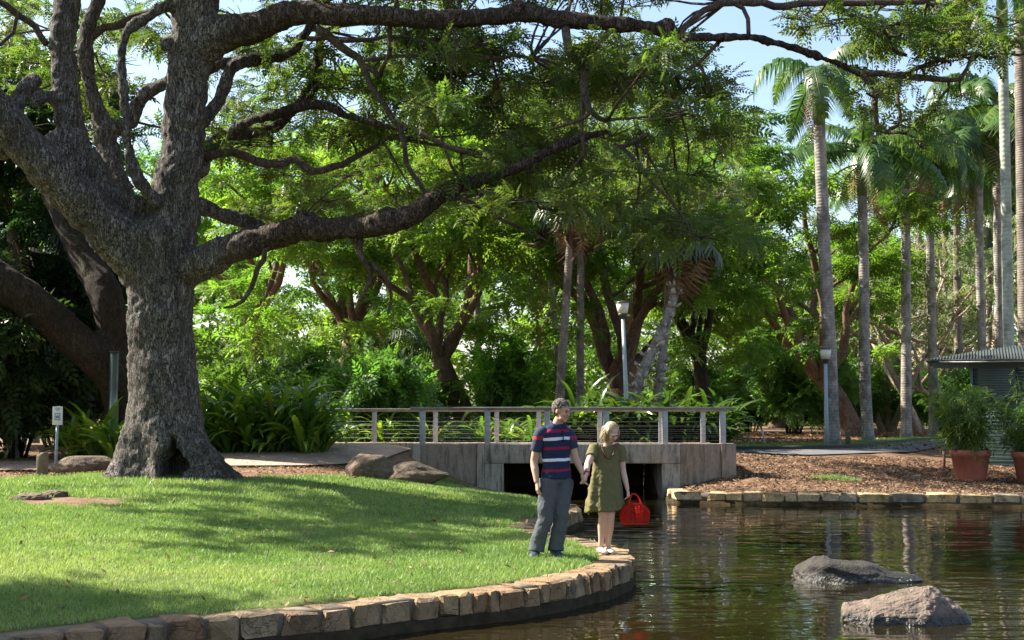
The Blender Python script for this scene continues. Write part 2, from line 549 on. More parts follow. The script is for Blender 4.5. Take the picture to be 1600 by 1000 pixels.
BR_Y = 32.3                                     # front face of the bridge
bx0, bx1 = -2.28, 5.10                          # bridge ends
OPEN0, OPEN1 = -0.2, 3.42                       # the culvert opening

pond = [(v.x, v.y) for v in near_line] + [(v.x, v.y) for v in lobe_line]
pond += [(OPEN0, BR_Y), (OPEN0, 40.0), (OPEN1 - 0.2, 40.0), (OPEN1, BR_Y)]
pond += [(v.x, v.y) for v in far_line] + [(40, 28), (40, 2), (-12, 2)]
POND = np.array(pond)


def inside(poly, x, y):
    poly = np.asarray(poly)
    c = np.zeros(x.shape, bool)
    j = len(poly) - 1
    for i in range(len(poly)):
        xi, yi = poly[i]; xj, yj = poly[j]
        k = ((yi > y) != (yj > y)) & (x < (xj - xi) * (y - yi) / (yj - yi + 1e-12) + xi)
        c ^= k
        j = i
    return c


def seg_dist(line, x, y):
    d = np.full(x.shape, 1e9)
    for a, b in zip(line[:-1], line[1:]):
        ax, ay, bx, by = a[0], a[1], b[0], b[1]
        L = (bx - ax) ** 2 + (by - ay) ** 2 + 1e-9
        t = np.clip(((x - ax) * (bx - ax) + (y - ay) * (by - ay)) / L, 0, 1)
        d = np.minimum(d, np.hypot(x - ax - t * (bx - ax), y - ay - t * (by - ay)))
    return d


ctl = [tuple(v - Vector((0, 0, 0.02))) for v in near_line] + [tuple(v - Vector((0, 0, 0.02))) for v in lobe_line]
ctl += [tuple(v - Vector((0, 0, 0.03))) for v in far_line]
for x, y, Y in [(200, 742, 25), (280, 747, 24.7), (370, 751, 24.5), (60, 744, 26), (0, 800, 19.3), (100, 790, 20), (0, 860, 15.4),
                (200, 858, 16.2), (400, 800, 20.2), (400, 870, 16.2), (300, 910, 13.9), (100, 930, 13.0), (500, 760, 24), (540, 745, 26.2),
                (620, 755, 27.2), (700, 760, 29.0), (760, 770, 30.2), (662, 742, 31.8), (745, 767, 32.0), (790, 774, 32.0), (600, 855, 17.0), (500, 900, 14.3), (700, 838, 18.8), (600, 795, 22.0),
                (700, 800, 22.6), (420, 716, 29.5), (560, 706, 31.5), (640, 702, 32.5), (240, 725, 28), (0, 735, 27.5), (0, 700, 36), (150, 705, 35),
                (1080, 757, 32.6), (1148, 737, 32.6), (1250, 740, 33.5), (1400, 745, 33.5), (1510, 750, 34), (1590, 752, 34), (1250, 716, 36.4), (1400, 712, 37),
                (1560, 725, 37.5), (1750, 745, 35)]:
    ctl.append(tuple(P(x, y, Y)))
ctl += [(-5, 34, 1.05), (-12, 34, 1.0), (-20, 28, 1.0), (-15, 20, 0.85), (-12, 15, 0.7), (-20, 12, 0.8), (-9, 9.5, 0.5), (-3, 36, 1.1), (-3, 40, 1.05),
        (5.4, 36, 0.98), (6, 40, 0.95), (12, 45, 0.95), (20, 45, 0.95), (20, 38, 0.9), (0, 48, 1.0), (-12, 48, 1.0), (10, 55, .95), (-20, 60, 1.0), (20, 60, 0.95), (0, 60, 0.98),
        (26, 34, .8), (-30, 30, 1.05), (-30, 50, 1.0), (30, 50, 0.95)]
ctl = np.array(ctl, float)


def tps_fit(p):
    n = len(p)
    d = np.hypot(p[:, None, 0] - p[None, :, 0], p[:, None, 1] - p[None, :, 1])
    K = np.where(d > 0, d * d * np.log(d + 1e-9), 0) + np.eye(n) * 0.6
    Q = np.column_stack([np.ones(n), p[:, 0], p[:, 1]])
    A = np.block([[K, Q], [Q.T, np.zeros((3, 3))]])
    return np.linalg.solve(A, np.concatenate([p[:, 2], np.zeros(3)]))


W_ = tps_fit(ctl)


def hz(x, y):
    """height of the ground"""
    x = np.asarray(x, float); y = np.asarray(y, float)
    xs = np.clip(x, -28, 28).ravel(); ys = np.clip(y, 6, 58).ravel()
    z = W_[-3] + W_[-2] * xs + W_[-1] * ys
    for i in range(len(ctl)):
        d = np.hypot(xs - ctl[i, 0], ys - ctl[i, 1])
        z = z + W_[i] * np.where(d > 0, d * d * np.log(d + 1e-9), 0)
    k = np.clip((y.ravel() - 40) / 12, 0, 1)
    z = z * (1 - k) + 0.96 * k
    return np.clip(z, 0.2, 1.3).reshape(x.shape)


def gz(x, y):
    return float(hz(np.array([x]), np.array([y]))[0])


lawn_back = [(-40, 25.5)] + [(P(x, y, Y).x, Y) for x, y, Y in [(0, 745, 25.6), (60, 743, 25.9), (180, 744, 25.6), (400, 748, 25.2), (540, 744, 26.4), (600, 742, 28.6), (640, 740, 31.9), (745, 766, 32.25), (800, 774, 32.25)]]
LAWN = [(-40, 5)] + lawn_back + [(v.x, v.y) for v in reversed(lobe_line)] + [(v.x, v.y) for v in reversed(near_line)] + [(-40, 5)]
STRIP = [(5.3, 39.6), (8.5, 39.8), (11, 43.0), (14.4, 49.5), (19, 57), (40, 80), (40, 90), (18.5, 61.5), (13.6, 53.5), (10.2, 47.5), (5.3, 44.5)]

xs = np.unique(np.round(np.concatenate([np.arange(-400, -40, 30), np.arange(-40, -14, 1.0), np.arange(-14, 14, 0.16), np.arange(14, 40, 1.0), np.arange(40, 401, 30)]), 3))
ys = np.unique(np.round(np.concatenate([np.arange(-60, 6, 6.0), np.arange(6, 40, 0.16), np.arange(40, 70, 1.0), np.arange(70, 601, 20)]), 3))
GX, GY = np.meshgrid(xs, ys)
GZ = hz(GX, GY)
inp = inside(POND, GX, GY)
fine = (np.abs(GX) < 14) & (GY < 40)
nz = np.array([mnoise.noise((x * 1.1, y * 1.1, 0)) for x, y in zip(GX.ravel(), GY.ravel())]).reshape(GX.shape)
GZ = GZ + np.where(fine, nz * 0.02, 0)
mul = (GX > 4.5) & (GY > 31.5) & (GY < 36.5)
nz2 = np.array([mnoise.noise((x * 2.7, y * 2.7, 3)) if q else 0 for x, y, q in zip(GX.ravel(), GY.ravel(), mul.ravel())]).reshape(GX.shape)
GZ = GZ + nz2 * 0.07
wd = seg_dist([(v.x, v.y) for v in near_line], GX, GY)
wd = np.minimum(wd, seg_dist([(v.x, v.y) for v in lobe_line], GX, GY))
GZ = np.where(~inp & (wd < 0.42), np.minimum(GZ, WALL_Z - 0.025), GZ)
fd = seg_dist([(v.x, v.y) for v in far_line], GX, GY)
GZ = np.where(inp | (wd < 0.24) | (fd < 0.2), -0.8, GZ)
mb = MB()
ny, nx = GX.shape
I = np.arange(ny * nx).reshape(ny, nx)
mb.add(np.stack([GX, GY, GZ], -1).reshape(-1, 3), np.stack([I[:-1, :-1], I[:-1, 1:], I[1:, 1:], I[1:, :-1]], -1).reshape(-1, 4))

lawn_in = inside(LAWN, GX, GY)
gm = np.where(lawn_in, np.clip(seg_dist(lawn_back, GX, GY) / 0.35, 0, 1), 0)
bare = P(118, 777, 20.6)
gm = gm * np.clip(np.hypot((GX - bare.x) / 0.75, (GY - bare.y) / 0.55) - 0.5, 0, 1)
gm = np.maximum(gm, inside(STRIP, GX, GY) * 1.0)
gm = np.maximum(gm, ((GX < -8) & (GY > 29) & (GY < 31)) * 0.8)
mm = ((GX > 4.2) & (GY > 31) & (GY < 39.5)) * 1.0


def ground_mat():
    m, nt, b, _ = new_mat('garden ground'); k = NT(nt)
    g = k.geo()
    n = k.noise(g, 2.2, 6, 0.6); f = k.noise(g, 28, 7, 0.7)
    ln = k.noise(g, 60, 6, 0.7); big = k.noise(g, 0.55, 4, 0.6)
    litter = k.ramp(ln, [(0.28, (0.045, 0.028, 0.018)), (0.5, (0.17, 0.105, 0.068)), (0.68, (0.33, 0.21, 0.135)), (0.8, (0.52, 0.38, 0.26))])
    dust = k.ramp(f, [(0.3, (0.22, 0.135, 0.085)), (0.7, (0.40, 0.27, 0.18))])
    litter = k.mix(k.ramp(n, [(0.42, 0.0), (0.6, 0.55)]), litter, dust)
    mulch = k.ramp(ln, [(0.30, (0.04, 0.024, 0.016)), (0.46, (0.15, 0.085, 0.052)), (0.60, (0.31, 0.185, 0.115)), (0.74, (0.52, 0.36, 0.24))])
    mulch = k.mix(k.ramp(k.noise(g, 1.4, 5, 0.6), [(0.50, 0.0), (0.64, 0.8)]), mulch, (0.038, 0.026, 0.018))
    soil = k.mix(k.attr('mulch'), litter, mulch)
    turf = k.ramp(f, [(0.3, (0.055, 0.08, 0.022)), (0.55, (0.11, 0.15, 0.04)), (0.8, (0.20, 0.22, 0.075))])
    turf = k.mix(k.ramp(big, [(0.48, 0.0), (0.68, 0.5)]), turf, (0.20, 0.18, 0.065))
    gr = k.math('ADD', k.attr('grass'), k.math('MULTIPLY', k.math('SUBTRACT', k.noise(g, 6, 5), 0.5), 1.1))
    col = k.mix(k.ramp(gr, [(0.4, 0.0), (0.6, 1.0)]), soil, turf)
    k.l(col, b.inputs['Base Color']); b.inputs['Roughness'].default_value = 0.95
    b.inputs['Specular IOR Level'].default_value = 0.15
    k.bump(k.math('ADD', ln, n), 0.7, 0.03, b)
    return m


me = mb.mesh('ground', ground_mat(), True)
for nm, arr in (('grass', gm), ('mulch', mm)):
    a = me.attributes.new(nm, 'FLOAT', 'POINT'); a.data.foreach_set('value', arr.astype(np.float32).ravel())
tag(link('ground', me), kind='structure')


def water_mat():
    m, nt, b, _ = new_mat('brown pond water'); k = NT(nt)
    g = k.geo((0.55, 1.5, 1)); g2 = k.geo((0.8, 2.2, 1))
    col = k.ramp(k.noise(k.geo(), 0.5, 4), [(0.35, (0.010, 0.0085, 0.003)), (0.7, (0.019, 0.014, 0.005))])
    k.l(col, b.inputs['Base Color'])
    b.inputs['Roughness'].default_value = 0.015
    b.inputs['IOR'].default_value = 1.333
    b.inputs['Specular IOR Level'].default_value = 0.62
    h = k.math('ADD', k.math('MULTIPLY', k.noise(g, 1.7, 1.5, 0.5, 0.6), 1.0), k.math('MULTIPLY', k.noise(g2, 3.4, 1, 0.5), 0.26))
    h = k.math('ADD', h, k.math('MULTIPLY', k.noise(k.geo(), 0.9, 2), 0.8))
    h = k.math('MULTIPLY', h, k.ramp(k.noise(k.geo((0.5, 1.0, 1)), 0.35, 3), [(0.35, 0.35), (0.65, 1.25)]))
    k.bump(h, 0.30, 0.05, b)
    return m


mb = MB()
mb.add([(-14, 1, WATER_Z), (42, 1, WATER_Z), (42, 45, WATER_Z), (-14, 45, WATER_Z)], np.array([[0, 1, 2, 3]]))
tag(mb.build('pond_water', water_mat()), kind='structure')


# ---------------------------------------------------------------- flat paths: sheets that follow the ground a few millimetres above it
def sheet(name, left, right, mat, lift=0.012, n=40, m=8, zfun=None):
    L, _ = spline([(a[0], a[1], 0) for a in left], None, 0.4); Rr, _ = spline([(a[0], a[1], 0) for a in right], None, 0.4)
    def res(c):
        s = np.concatenate([[0], np.cumsum(np.linalg.norm(np.diff(c, axis=0), axis=1))]); t = np.linspace(0, s[-1], n)
        return np.stack([np.interp(t, s, c[:, 0]), np.interp(t, s, c[:, 1])], 1)
    A, B = res(L), res(Rr)
    t = np.linspace(0, 1, m)[None, :, None]
    V = A[:, None, :] * (1 - t) + B[:, None, :] * t
    z = (zfun or hz)(V[..., 0], V[..., 1]) + lift + (0.02 if zfun is None else 0)
    mb = MB(); I = np.arange(n * m).reshape(n, m)
    mb.add(np.concatenate([V, z[..., None]], -1).reshape(-1, 3), np.stack([I[:-1, :-1], I[:-1, 1:], I[1:, 1:], I[1:, :-1]], -1).reshape(-1, 4))
    return tag(mb.build(name, mat), kind='structure')


M['path'] = simple('sandy concrete path', (0.47, 0.34, 0.26), (0.31, 0.215, 0.165), 3, 0.9, 0.3, 40)
M['asphalt'] = simple('grey asphalt', (0.15, 0.145, 0.15), (0.10, 0.097, 0.10), 5, 0.85, 0.4, 90)
sheet('footpath', [(-24, 30.6), (-12, 30.3), (-8, 31.0), (-5, 33.6), (-2.3, 36.3)], [(-24, 27.3), (-12, 27.3), (-8, 26.9), (-5.2, 27.1), (-3.8, 28.8), (-2.36, 32.72)], M['path'], lift=0.02)
sheet('road', [(5.3, 36.9), (8, 37.0), (10.4, 38.4), (13, 43.5), (17, 51), (24, 61)], [(5.3, 39.2), (8, 39.4), (10.4, 42.2), (13.5, 48.5), (17, 54.5), (23, 63)], M['asphalt'], lift=0.015)
kl = [(5.3, 39.3), (8, 39.5), (10.3, 42.3), (13.4, 48.6), (16.9, 54.6), (22.9, 63.1)]
pts, _ = spline([(a, b, 0) for a, b in kl], None, 0.5)
mb = MB(); rr = []
for i, p in enumerate(pts):
    z = gz(p[0], p[1])
    rr.append([(p[0], p[1] - .07, z - .1), (p[0] - 0.07, p[1] + .08, z - .1), (p[0] - 0.07, p[1] + .08, z + .13), (p[0], p[1] - .07, z + .12)])
rings(mb, rr)
tag(mb.build('kerb', M['concrete_base']), kind='structure')

# ---------------------------------------------------------------- stones
rng = np.random.default_rng(5)


def stone_mesh(seed, mat):
    """rough squared block in the unit cube, about 44 triangles"""
    r = np.random.default_rng(seed)
    bm = bmesh.new(); bmesh.ops.create_cube(bm, size=1.0)
    bmesh.ops.bevel(bm, geom=bm.edges[:], offset=0.08, segments=1, affect='EDGES', profile=0.6)
    for v in bm.verts:
        v.co += Vector((r.normal(0, 0.045), r.normal(0, 0.05), r.normal(0, 0.04)))
    bmesh.ops.subdivide_edges(bm, edges=[e for e in bm.edges if e.calc_length() > 0.5], cuts=1, use_grid_fill=True)
    for v in bm.verts:
        q = Vector(v.co) * 2.3 + Vector((seed * 3.1, 0, 0))
        v.co += Vector(v.co).normalized() * (mnoise.noise(q) * 0.05)
    me = bpy.data.meshes.new('stone'); bm.to_mesh(me); bm.free(); me.materials.append(mat)
    return me


def stone_wall(name, line, top, depth, height, smeshes, label, avg=0.34, side=1, base_h=0.1, cap_h=None, group=None, seed=1):
    """line: water-side top edge; side=+1 when land lies to the left of the direction of travel"""
    r = np.random.default_rng(seed)
    org = Vector((line[0][0], line[0][1], 0))
    root = empty(name, org)
    tag(root, label, 'stone wall', group, 'thing')
    c, _ = spline([(v[0], v[1], 0) for v in line], None, 0.08)
    s = np.concatenate([[0], np.cumsum(np.linalg.norm(np.diff(c, axis=0), axis=1))])
    def at(t):
        return np.array([np.interp(t, s, c[:, 0]), np.interp(t, s, c[:, 1])])
    def nrm(t):
        d = at(min(t + .1, s[-1])) - at(max(t - .1, 0)); d /= np.linalg.norm(d)
        return d, np.array([-d[1], d[0]]) * side
    # mortar core and footing
    for nm, inset, out, z0, z1, mat in (('mortar_core', 0.035, depth - 0.03, base_h - .02, top - 0.022, M['mortar']), ('footing', -0.05, depth - .05, -0.5, base_h, M['footing'])):
        m = MB(); rl = []
        for t in np.arange(0, s[-1], 0.12):
            d, nn = nrm(t); p = at(t); wob = (0.012 * math.sin(t * 7) + 0.02 * mnoise.noise((t * 3, 0, 1))) if nm == 'footing' else 0
            a = p + nn * (inset + wob); b = p + nn * out
            rl.append([(a[0] - org.x, a[1] - org.y, z0), (b[0] - org.x, b[1] - org.y, z0), (b[0] - org.x, b[1] - org.y, z1), (a[0] - org.x, a[1] - org.y, z1)])
        rings(m, rl if side == 1 else [q[::-1] for q in rl])
        m.build(nm, mat, root)
    t = 0.0
    while t < s[-1] - 0.15:
        w = avg * r.uniform(0.5, 1.7)
        w = min(w, s[-1] - t)
        p = at(t + w / 2); d, nn = nrm(t + w / 2)
        h = height * r.uniform(0.88, 1.06)
        dp = depth * r.uniform(0.9, 1.08)
        o = link('stone', smeshes[r.integers(len(smeshes))], root)
        q = p + nn * (dp / 2 - r.uniform(0, 0.03))
        o.location = (q[0] - org.x, q[1] - org.y, top - h / 2 + r.uniform(-.022, .012))
        o.rotation_euler = (r.normal(0, .02), r.normal(0, .02), math.atan2(d[1], d[0]) + r.normal(0, .03) + (math.pi if r.random() < .5 else 0))
        o.scale = (w * r.uniform(.88, .95), dp, h)
        t += w
    return root


sm_near = [stone_mesh(i, M['stone']) for i in range(10)]
sm_far = [stone_mesh(20 + i, M['stone_far']) for i in range(8)]
stone_wall('pond_wall', near_line, WALL_Z, 0.40, 0.21, sm_near, 'low wall of brown sandstone blocks curving round the lawn to a tip under the couple', 0.225, 1, 0.20, seed=2)
stone_wall('pond_wall', lobe_line, WALL_Z - .01, 0.5, 0.22, sm_near, 'short stone wall round the small inlet behind the man, below the bridge', 0.36, 1, 0.18, seed=3)
stone_wall('pond_wall', far_line, FAR_Z + .01, 0.34, 0.18, sm_far, 'low straight edging of yellow sandstone blocks along the mulch bank across the pond', 0.42, 1, 0.17, seed=4)

# ---------------------------------------------------------------- bridge
ZP = P(800, 693.5, BR_Y).z                      # top of the front parapet
ZB = P(800, 724, BR_Y).z                        # underside of the beam
ZR = P(800, 636, BR_Y).z                        # top of the hand rail
BB = 36.6                                       # rear face
br = empty('footbridge', (0, BR_Y, 0))
tag(br, 'grey concrete footbridge with stained parapet and a dark opening over the water', 'bridge')


def bp(name, x0, x1, y0, y1, z0, z1, mat, bevel=0.015):
    return bbox_part(name, x0, x1, y0 - BR_Y, y1 - BR_Y, z0, z1, mat, br, bevel)


X = lambda px, Y=BR_Y: P(px, 700, Y).x
bp('end_pier', X(643), X(657), BR_Y - 0.05, BR_Y + 0.42, 0.2, ZP + .004, M['concrete'])
bp('wing_wall', X(657) + .002, X(745) - .002, BR_Y + 0.012, BR_Y + 0.38, 0.1, ZP, M['concrete_wing'])
bp('pilaster', X(745), X(757), BR_Y - 0.045, BR_Y + 0.38, 0.1, ZP + .003, M['concrete'])
bp('abutment', X(757) + .002, X(787), BR_Y, BR_Y + 0.38, -0.6, ZB - .002, M['concrete'])
bp('beam', X(757) + .002, X(1063), BR_Y - 0.02, BR_Y + 0.38, ZB, ZP - .004, M['concrete'])
bp('abutment', X(1034), X(1063), BR_Y + .006, BR_Y + 0.38, -0.6, ZB - .002, M['concrete'])
bp('wing_wall', X(1063) + .002, X(1127) - .002, BR_Y + .012, BR_Y + 0.36, -0.2, ZP + .002, M['concrete_wing'])
bp('pilaster', X(1127), X(1150), BR_Y - 0.035, BR_Y + 0.42, 0.0, ZP + .005, M['concrete_wing'])
bp('deck', X(643) + .02, bx1 - .02, BR_Y + 0.39, BB, ZB + 0.05, 1.10, M['path'], 0.01)
bp('rear_kerb', -6.4, bx1, BB + .004, BB + 0.3, 0.85, P(560, 691.5, BB).z, M['concrete'])
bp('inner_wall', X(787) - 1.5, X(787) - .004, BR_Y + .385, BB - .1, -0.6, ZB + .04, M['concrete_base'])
m = MB(); y0, y1 = .385, BB - BR_Y + 2.5
xa, xb = X(1034) + .003, X(1034) + .1
m.add([(xa, y0, -.6), (4.6, y0, -.6), (4.6, y1, -.6), (xb, y1, -.6), (xa, y0, ZB + .04), (4.6, y0, ZB + .04), (4.6, y1, ZB + .04), (xb, y1, ZB + .04)], BOXF)
m.build('inner_wall', M['concrete'], br)
bp('added_shade_wall', OPEN0 - 1.2, OPEN1 + 1.2, BB + 1.2, BB + 1.5, -0.6, 0.86, M['concrete_base'])  # added wall of dark concrete that keeps the bridge opening in shade
bp('added_shade_roof', OPEN0 - 1.2, OPEN1 + 1.2, BB + .31, BB + 1.19, 0.72, 0.85, M['concrete_base'])  # added lid closing the gap to that wall, so no sun enters
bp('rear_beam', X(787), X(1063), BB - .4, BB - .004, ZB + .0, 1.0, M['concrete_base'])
rail = bp('handrail', X(640), X(1149), BR_Y + 0.08, BR_Y + 0.27, ZR - 0.075, ZR, M['rail'], 0.012)
rail2 = bp('handrail', X(498, BB), bx1 + .3, BB + 0.06, BB + 0.24, ZR - 0.11, ZR - .03, M['rail'], 0.012)
for px in (660, 762, 856, 949, 1041, 1132):
    bp('post', X(px) - .075, X(px) + .055, BR_Y + 0.12, BR_Y + 0.23, ZP - .01, ZR - .078, M['post'], 0.006)
for px in (584, 680, 776, 842, 938, 1034, 1100):
    xx = X(px, BB)
    bp('post', xx - .06, xx + .06, BB + 0.1, BB + 0.2, P(560, 692, BB).z - .01, ZR - .112, M['post'], 0.006)
for k in range(6):
    z = ZP + 0.07 + k * 0.105
    m = MB(); tube(m, [(X(650), .175, z), (X(1140), .175, z)], 0.0036, 5); m.build('cable', M['wire'], br)
    m = MB(); tube(m, [(X(510, BB), BB - BR_Y + .15, z - .02), (bx1 + .2, BB - BR_Y + .15, z - .02)], 0.0036, 5); m.build('cable', M['wire'], br)
# ---------------------------------------------------------------- foliage tools
def spray_tmpl(pairs, L, ll, lw, droop=0.25, ang=55):
    """a feathery leaf: pairs of leaflets along a drooping axis of length L"""
    vs = []
    def leaflet(p, d, l, w):
        d = np.array(d, float); d /= np.linalg.norm(d)
        s = np.cross(d, (0, 0, 1.0)); s /= max(np.linalg.norm(s), 1e-6)
        p = np.array(p, float)
        tip = p + d * l; tip[2] -= 0.25 * l
        mid = p + d * l * 0.45
        vs.extend([p, mid - s * w / 2, tip, mid + s * w / 2])
    for i in range(pairs):
        t = (i + 0.6) / (pairs + 0.3)
        x = L * t; z = -droop * L * t * t
        k = 1 - 0.35 * abs(t - 0.45) * 2
        a = R(ang)
        for sgn in (1, -1):
            leaflet((x, 0, z), (math.cos(a), sgn * math.sin(a), 0.05), ll * k, lw)
    leaflet((L * 0.92, 0, -droop * L * 0.85), (1, 0, -0.2), ll, lw)
    return np.array(vs)


def add_sprays(mb, pos, yaw, pitch, roll, scale, tint, tmpl):
    n = len(pos); K = len(tmpl)
    if n == 0: return
    cy, sy, cp, sp, cr, sr = np.cos(yaw), np.sin(yaw), np.cos(pitch), np.sin(pitch), np.cos(roll), np.sin(roll)
    Rm = np.empty((n, 3, 3))
    Rm[:, 0, 0] = cy * cp; Rm[:, 0, 1] = cy * sp * sr - sy * cr; Rm[:, 0, 2] = cy * sp * cr + sy * sr
    Rm[:, 1, 0] = sy * cp; Rm[:, 1, 1] = sy * sp * sr + cy * cr; Rm[:, 1, 2] = sy * sp * cr - cy * sr
    Rm[:, 2, 0] = -sp; Rm[:, 2, 1] = cp * sr; Rm[:, 2, 2] = cp * cr
    V = np.einsum('nij,kj->nki', Rm, tmpl) * scale[:, None, None] + pos[:, None, :]
    mb.add(V.reshape(-1, 3), np.arange(n * K).reshape(-1, 4), np.repeat(np.clip(tint, 0, 1), K))


def pad(mb, c, rx, ry, rz, n, tmpl, rng, tint=0.5, scale=1.0, rim=0.5, tilt=0.45):
    """a flat umbrella-like clump of n sprays; clumped into tufts so gaps stay between them"""
    nt = max(3, n // 14)
    a = rng.uniform(0, 2 * math.pi, nt); rho = rng.random(nt) ** rim
    tx, ty = rho * np.cos(a), rho * np.sin(a)
    tz = (1 - rho ** 2) * rng.uniform(0.3, 1.0, nt) - rng.random(nt) * 0.35
    k = rng.integers(0, nt, n)
    tt = rng.normal(0, 0.16, nt)
    g = rng.normal(0, 1, (n, 3)) * np.array([0.16, 0.16, 0.14])
    pos = np.stack([(tx[k] + g[:, 0]) * rx, (ty[k] + g[:, 1]) * ry, (tz[k] + g[:, 2]) * rz], 1) + np.array(tuple(c))
    out = np.arctan2(pos[:, 1] - c[1], pos[:, 0] - c[0])
    yaw = out + rng.normal(0, 1.0, n)
    add_sprays(mb, pos, yaw, rng.normal(0.15, tilt, n), rng.normal(0, tilt, n), scale * rng.uniform(0.7, 1.25, n),
               tint + tt[k] + rng.normal(0, 0.10, n), tmpl)


T_FINE = spray_tmpl(6, 0.42, 0.13, 0.05)
T_MID = spray_tmpl(4, 0.50, 0.20, 0.085)
T_FAR = spray_tmpl(2, 0.62, 0.34, 0.17)
T_BIG = spray_tmpl(3, 0.40, 0.24, 0.12, 0.3, 50)


def bez(a, b, c, n=8):
    t = np.linspace(0, 1, n)[:, None]
    a, b, c = (np.array(tuple(q), float) for q in (a, b, c))
    return a * (1 - t) ** 2 + 2 * b * t * (1 - t) + c * t * t


def wob(p, rng, amt):
    p = p.copy(); n = len(p)
    w = rng.normal(0, amt, (n, 3)); w[0] = 0
    w[1:-1] = (w[:-2] + w[1:-1] * 2 + w[2:]) / 4
    return p + w


def rain_tree(name, base, H, spread, trunk_r, seed, label, bark, leaf, limbs=5, fork=0.24, lean=(0, 0), tmpl=None, dens=1.0, tint=0.5,
              group='rain trees in the park behind the bridge', lift=0.0, cat='tree', padk=0.25, flatness=0.34, az0=None, sub=3, low=2.5):
    rng = np.random.default_rng(seed)
    tmpl = T_MID if tmpl is None else tmpl
    root = empty(name, base); tag(root, label, cat, group)
    wd, lf = MB(), MB()
    F = np.array([lean[0] * H * fork, lean[1] * H * fork, H * fork])
    tr = wob(bez((0, 0, -0.25), (F[0] * .3, F[1] * .3, F[2] * .5), F, 7), rng, trunk_r * 0.12)
    rad = np.linspace(1.0, 0.72, 7) * trunk_r; rad[0] *= 1.6; rad[1] *= 1.15
    tube(wd, tr, rad, 10)
    tips = []
    a0 = rng.uniform(0, 6.28) if az0 is None else az0
    for i in range(limbs):
        az = a0 + i * 2 * math.pi / limbs + rng.normal(0, 0.25)
        rr = spread * rng.uniform(0.55, 1.0); hh = H * rng.uniform(0.66, 0.92)
        if rr < spread * .65: hh = H * .95
        e = np.array([F[0] + lean[0] * H * .3 + rr * math.cos(az), F[1] + rr * math.sin(az), hh])
        c = F * 0.55 + np.array([e[0] * .35, e[1] * .35, 0]) + np.array([0, 0, hh * 0.30])
        c[2] = F[2] + (hh - F[2]) * 0.55
        L = wob(bez(F - np.array([0, 0, H * .02]), c, e, 12), rng, spread * 0.055)
        r0 = trunk_r * rng.uniform(0.34, 0.52)
        lr = np.linspace(r0, r0 * 0.22, 12)
        tube(wd, L, lr, 7)
        tips.append((L[-1], 1.0))
        for t in np.linspace(0.38, 0.85, sub):
            j = int(t * 11)
            s = L[j]; az2 = az + rng.choice([-1, 1]) * rng.uniform(0.4, 1.2)
            ln = spread * rng.uniform(0.28, 0.5) * (1.1 - 0.4 * t)
            e2 = s + np.array([math.cos(az2) * ln, math.sin(az2) * ln, rng.uniform(0.25, 0.8) * ln + lift])
            e2[2] = min(e2[2], H * 0.97)
            c2 = (s + e2) / 2 + np.array([0, 0, ln * 0.18])
            S = wob(bez(s, c2, e2, 7), rng, ln * 0.08)
            tube(wd, S, np.linspace(lr[j] * 0.62, 0.022, 7), 6)
            tips.append((S[-1], 0.8)); tips.append((S[4], 0.55))
            for q in range(2):
                s3 = S[3 + q]; a3 = az2 + rng.normal(0, 0.9); l3 = ln * 0.5
                e3 = s3 + np.array([math.cos(a3) * l3, math.sin(a3) * l3, rng.uniform(-.05, .5) * l3])
                tube(wd, wob(bez(s3, (s3 + e3) / 2 + np.array([0, 0, l3 * .1]), e3, 5), rng, l3 * .05), np.linspace(lr[j] * .3, 0.015, 5), 5)
                tips.append((e3, 0.6))
    for _ in range(int(limbs * low)):
        a = rng.uniform(0, 6.28); q = rng.uniform(.45, 1.05) * spread
        tips.append((np.array([lean[0] * H * .3 + q * math.cos(a), q * math.sin(a), H * rng.uniform(.26, .58)]), rng.uniform(.4, .75)))
    for (p, k) in tips:
        r = spread * padk * k * rng.uniform(0.8, 1.3)
        n = int(r * r * 40 * dens) + 10
        pad(lf, p, r, r, r * flatness + .12, n, tmpl, rng, tint + rng.normal(0, 0.12))
    wd.build('trunk', bark, root, True)
    c = lf.build('crown', leaf, root); c['kind'] = 'stuff'
    return root


# ---------------------------------------------------------------- the great rain tree on the lawn
HY = 25.0
hb = P(270, 747, HY)
hero = empty('rain_tree', hb)
tag(hero, 'huge old rain tree with a thick grey forked trunk, hollow at its foot', 'tree')


def px_limb(lst):
    """[(x, y, radius in px, depth)] -> points and radii in metres, local to the tree"""
    pts, rad = [], []
    for x, y, r, Y in lst:
        pts.append(P(x, y, Y) - hb); rad.append(r * Y / FPX * .9)
    return spline(pts, rad, 0.16)


thick = MB()
rng = np.random.default_rng(11)
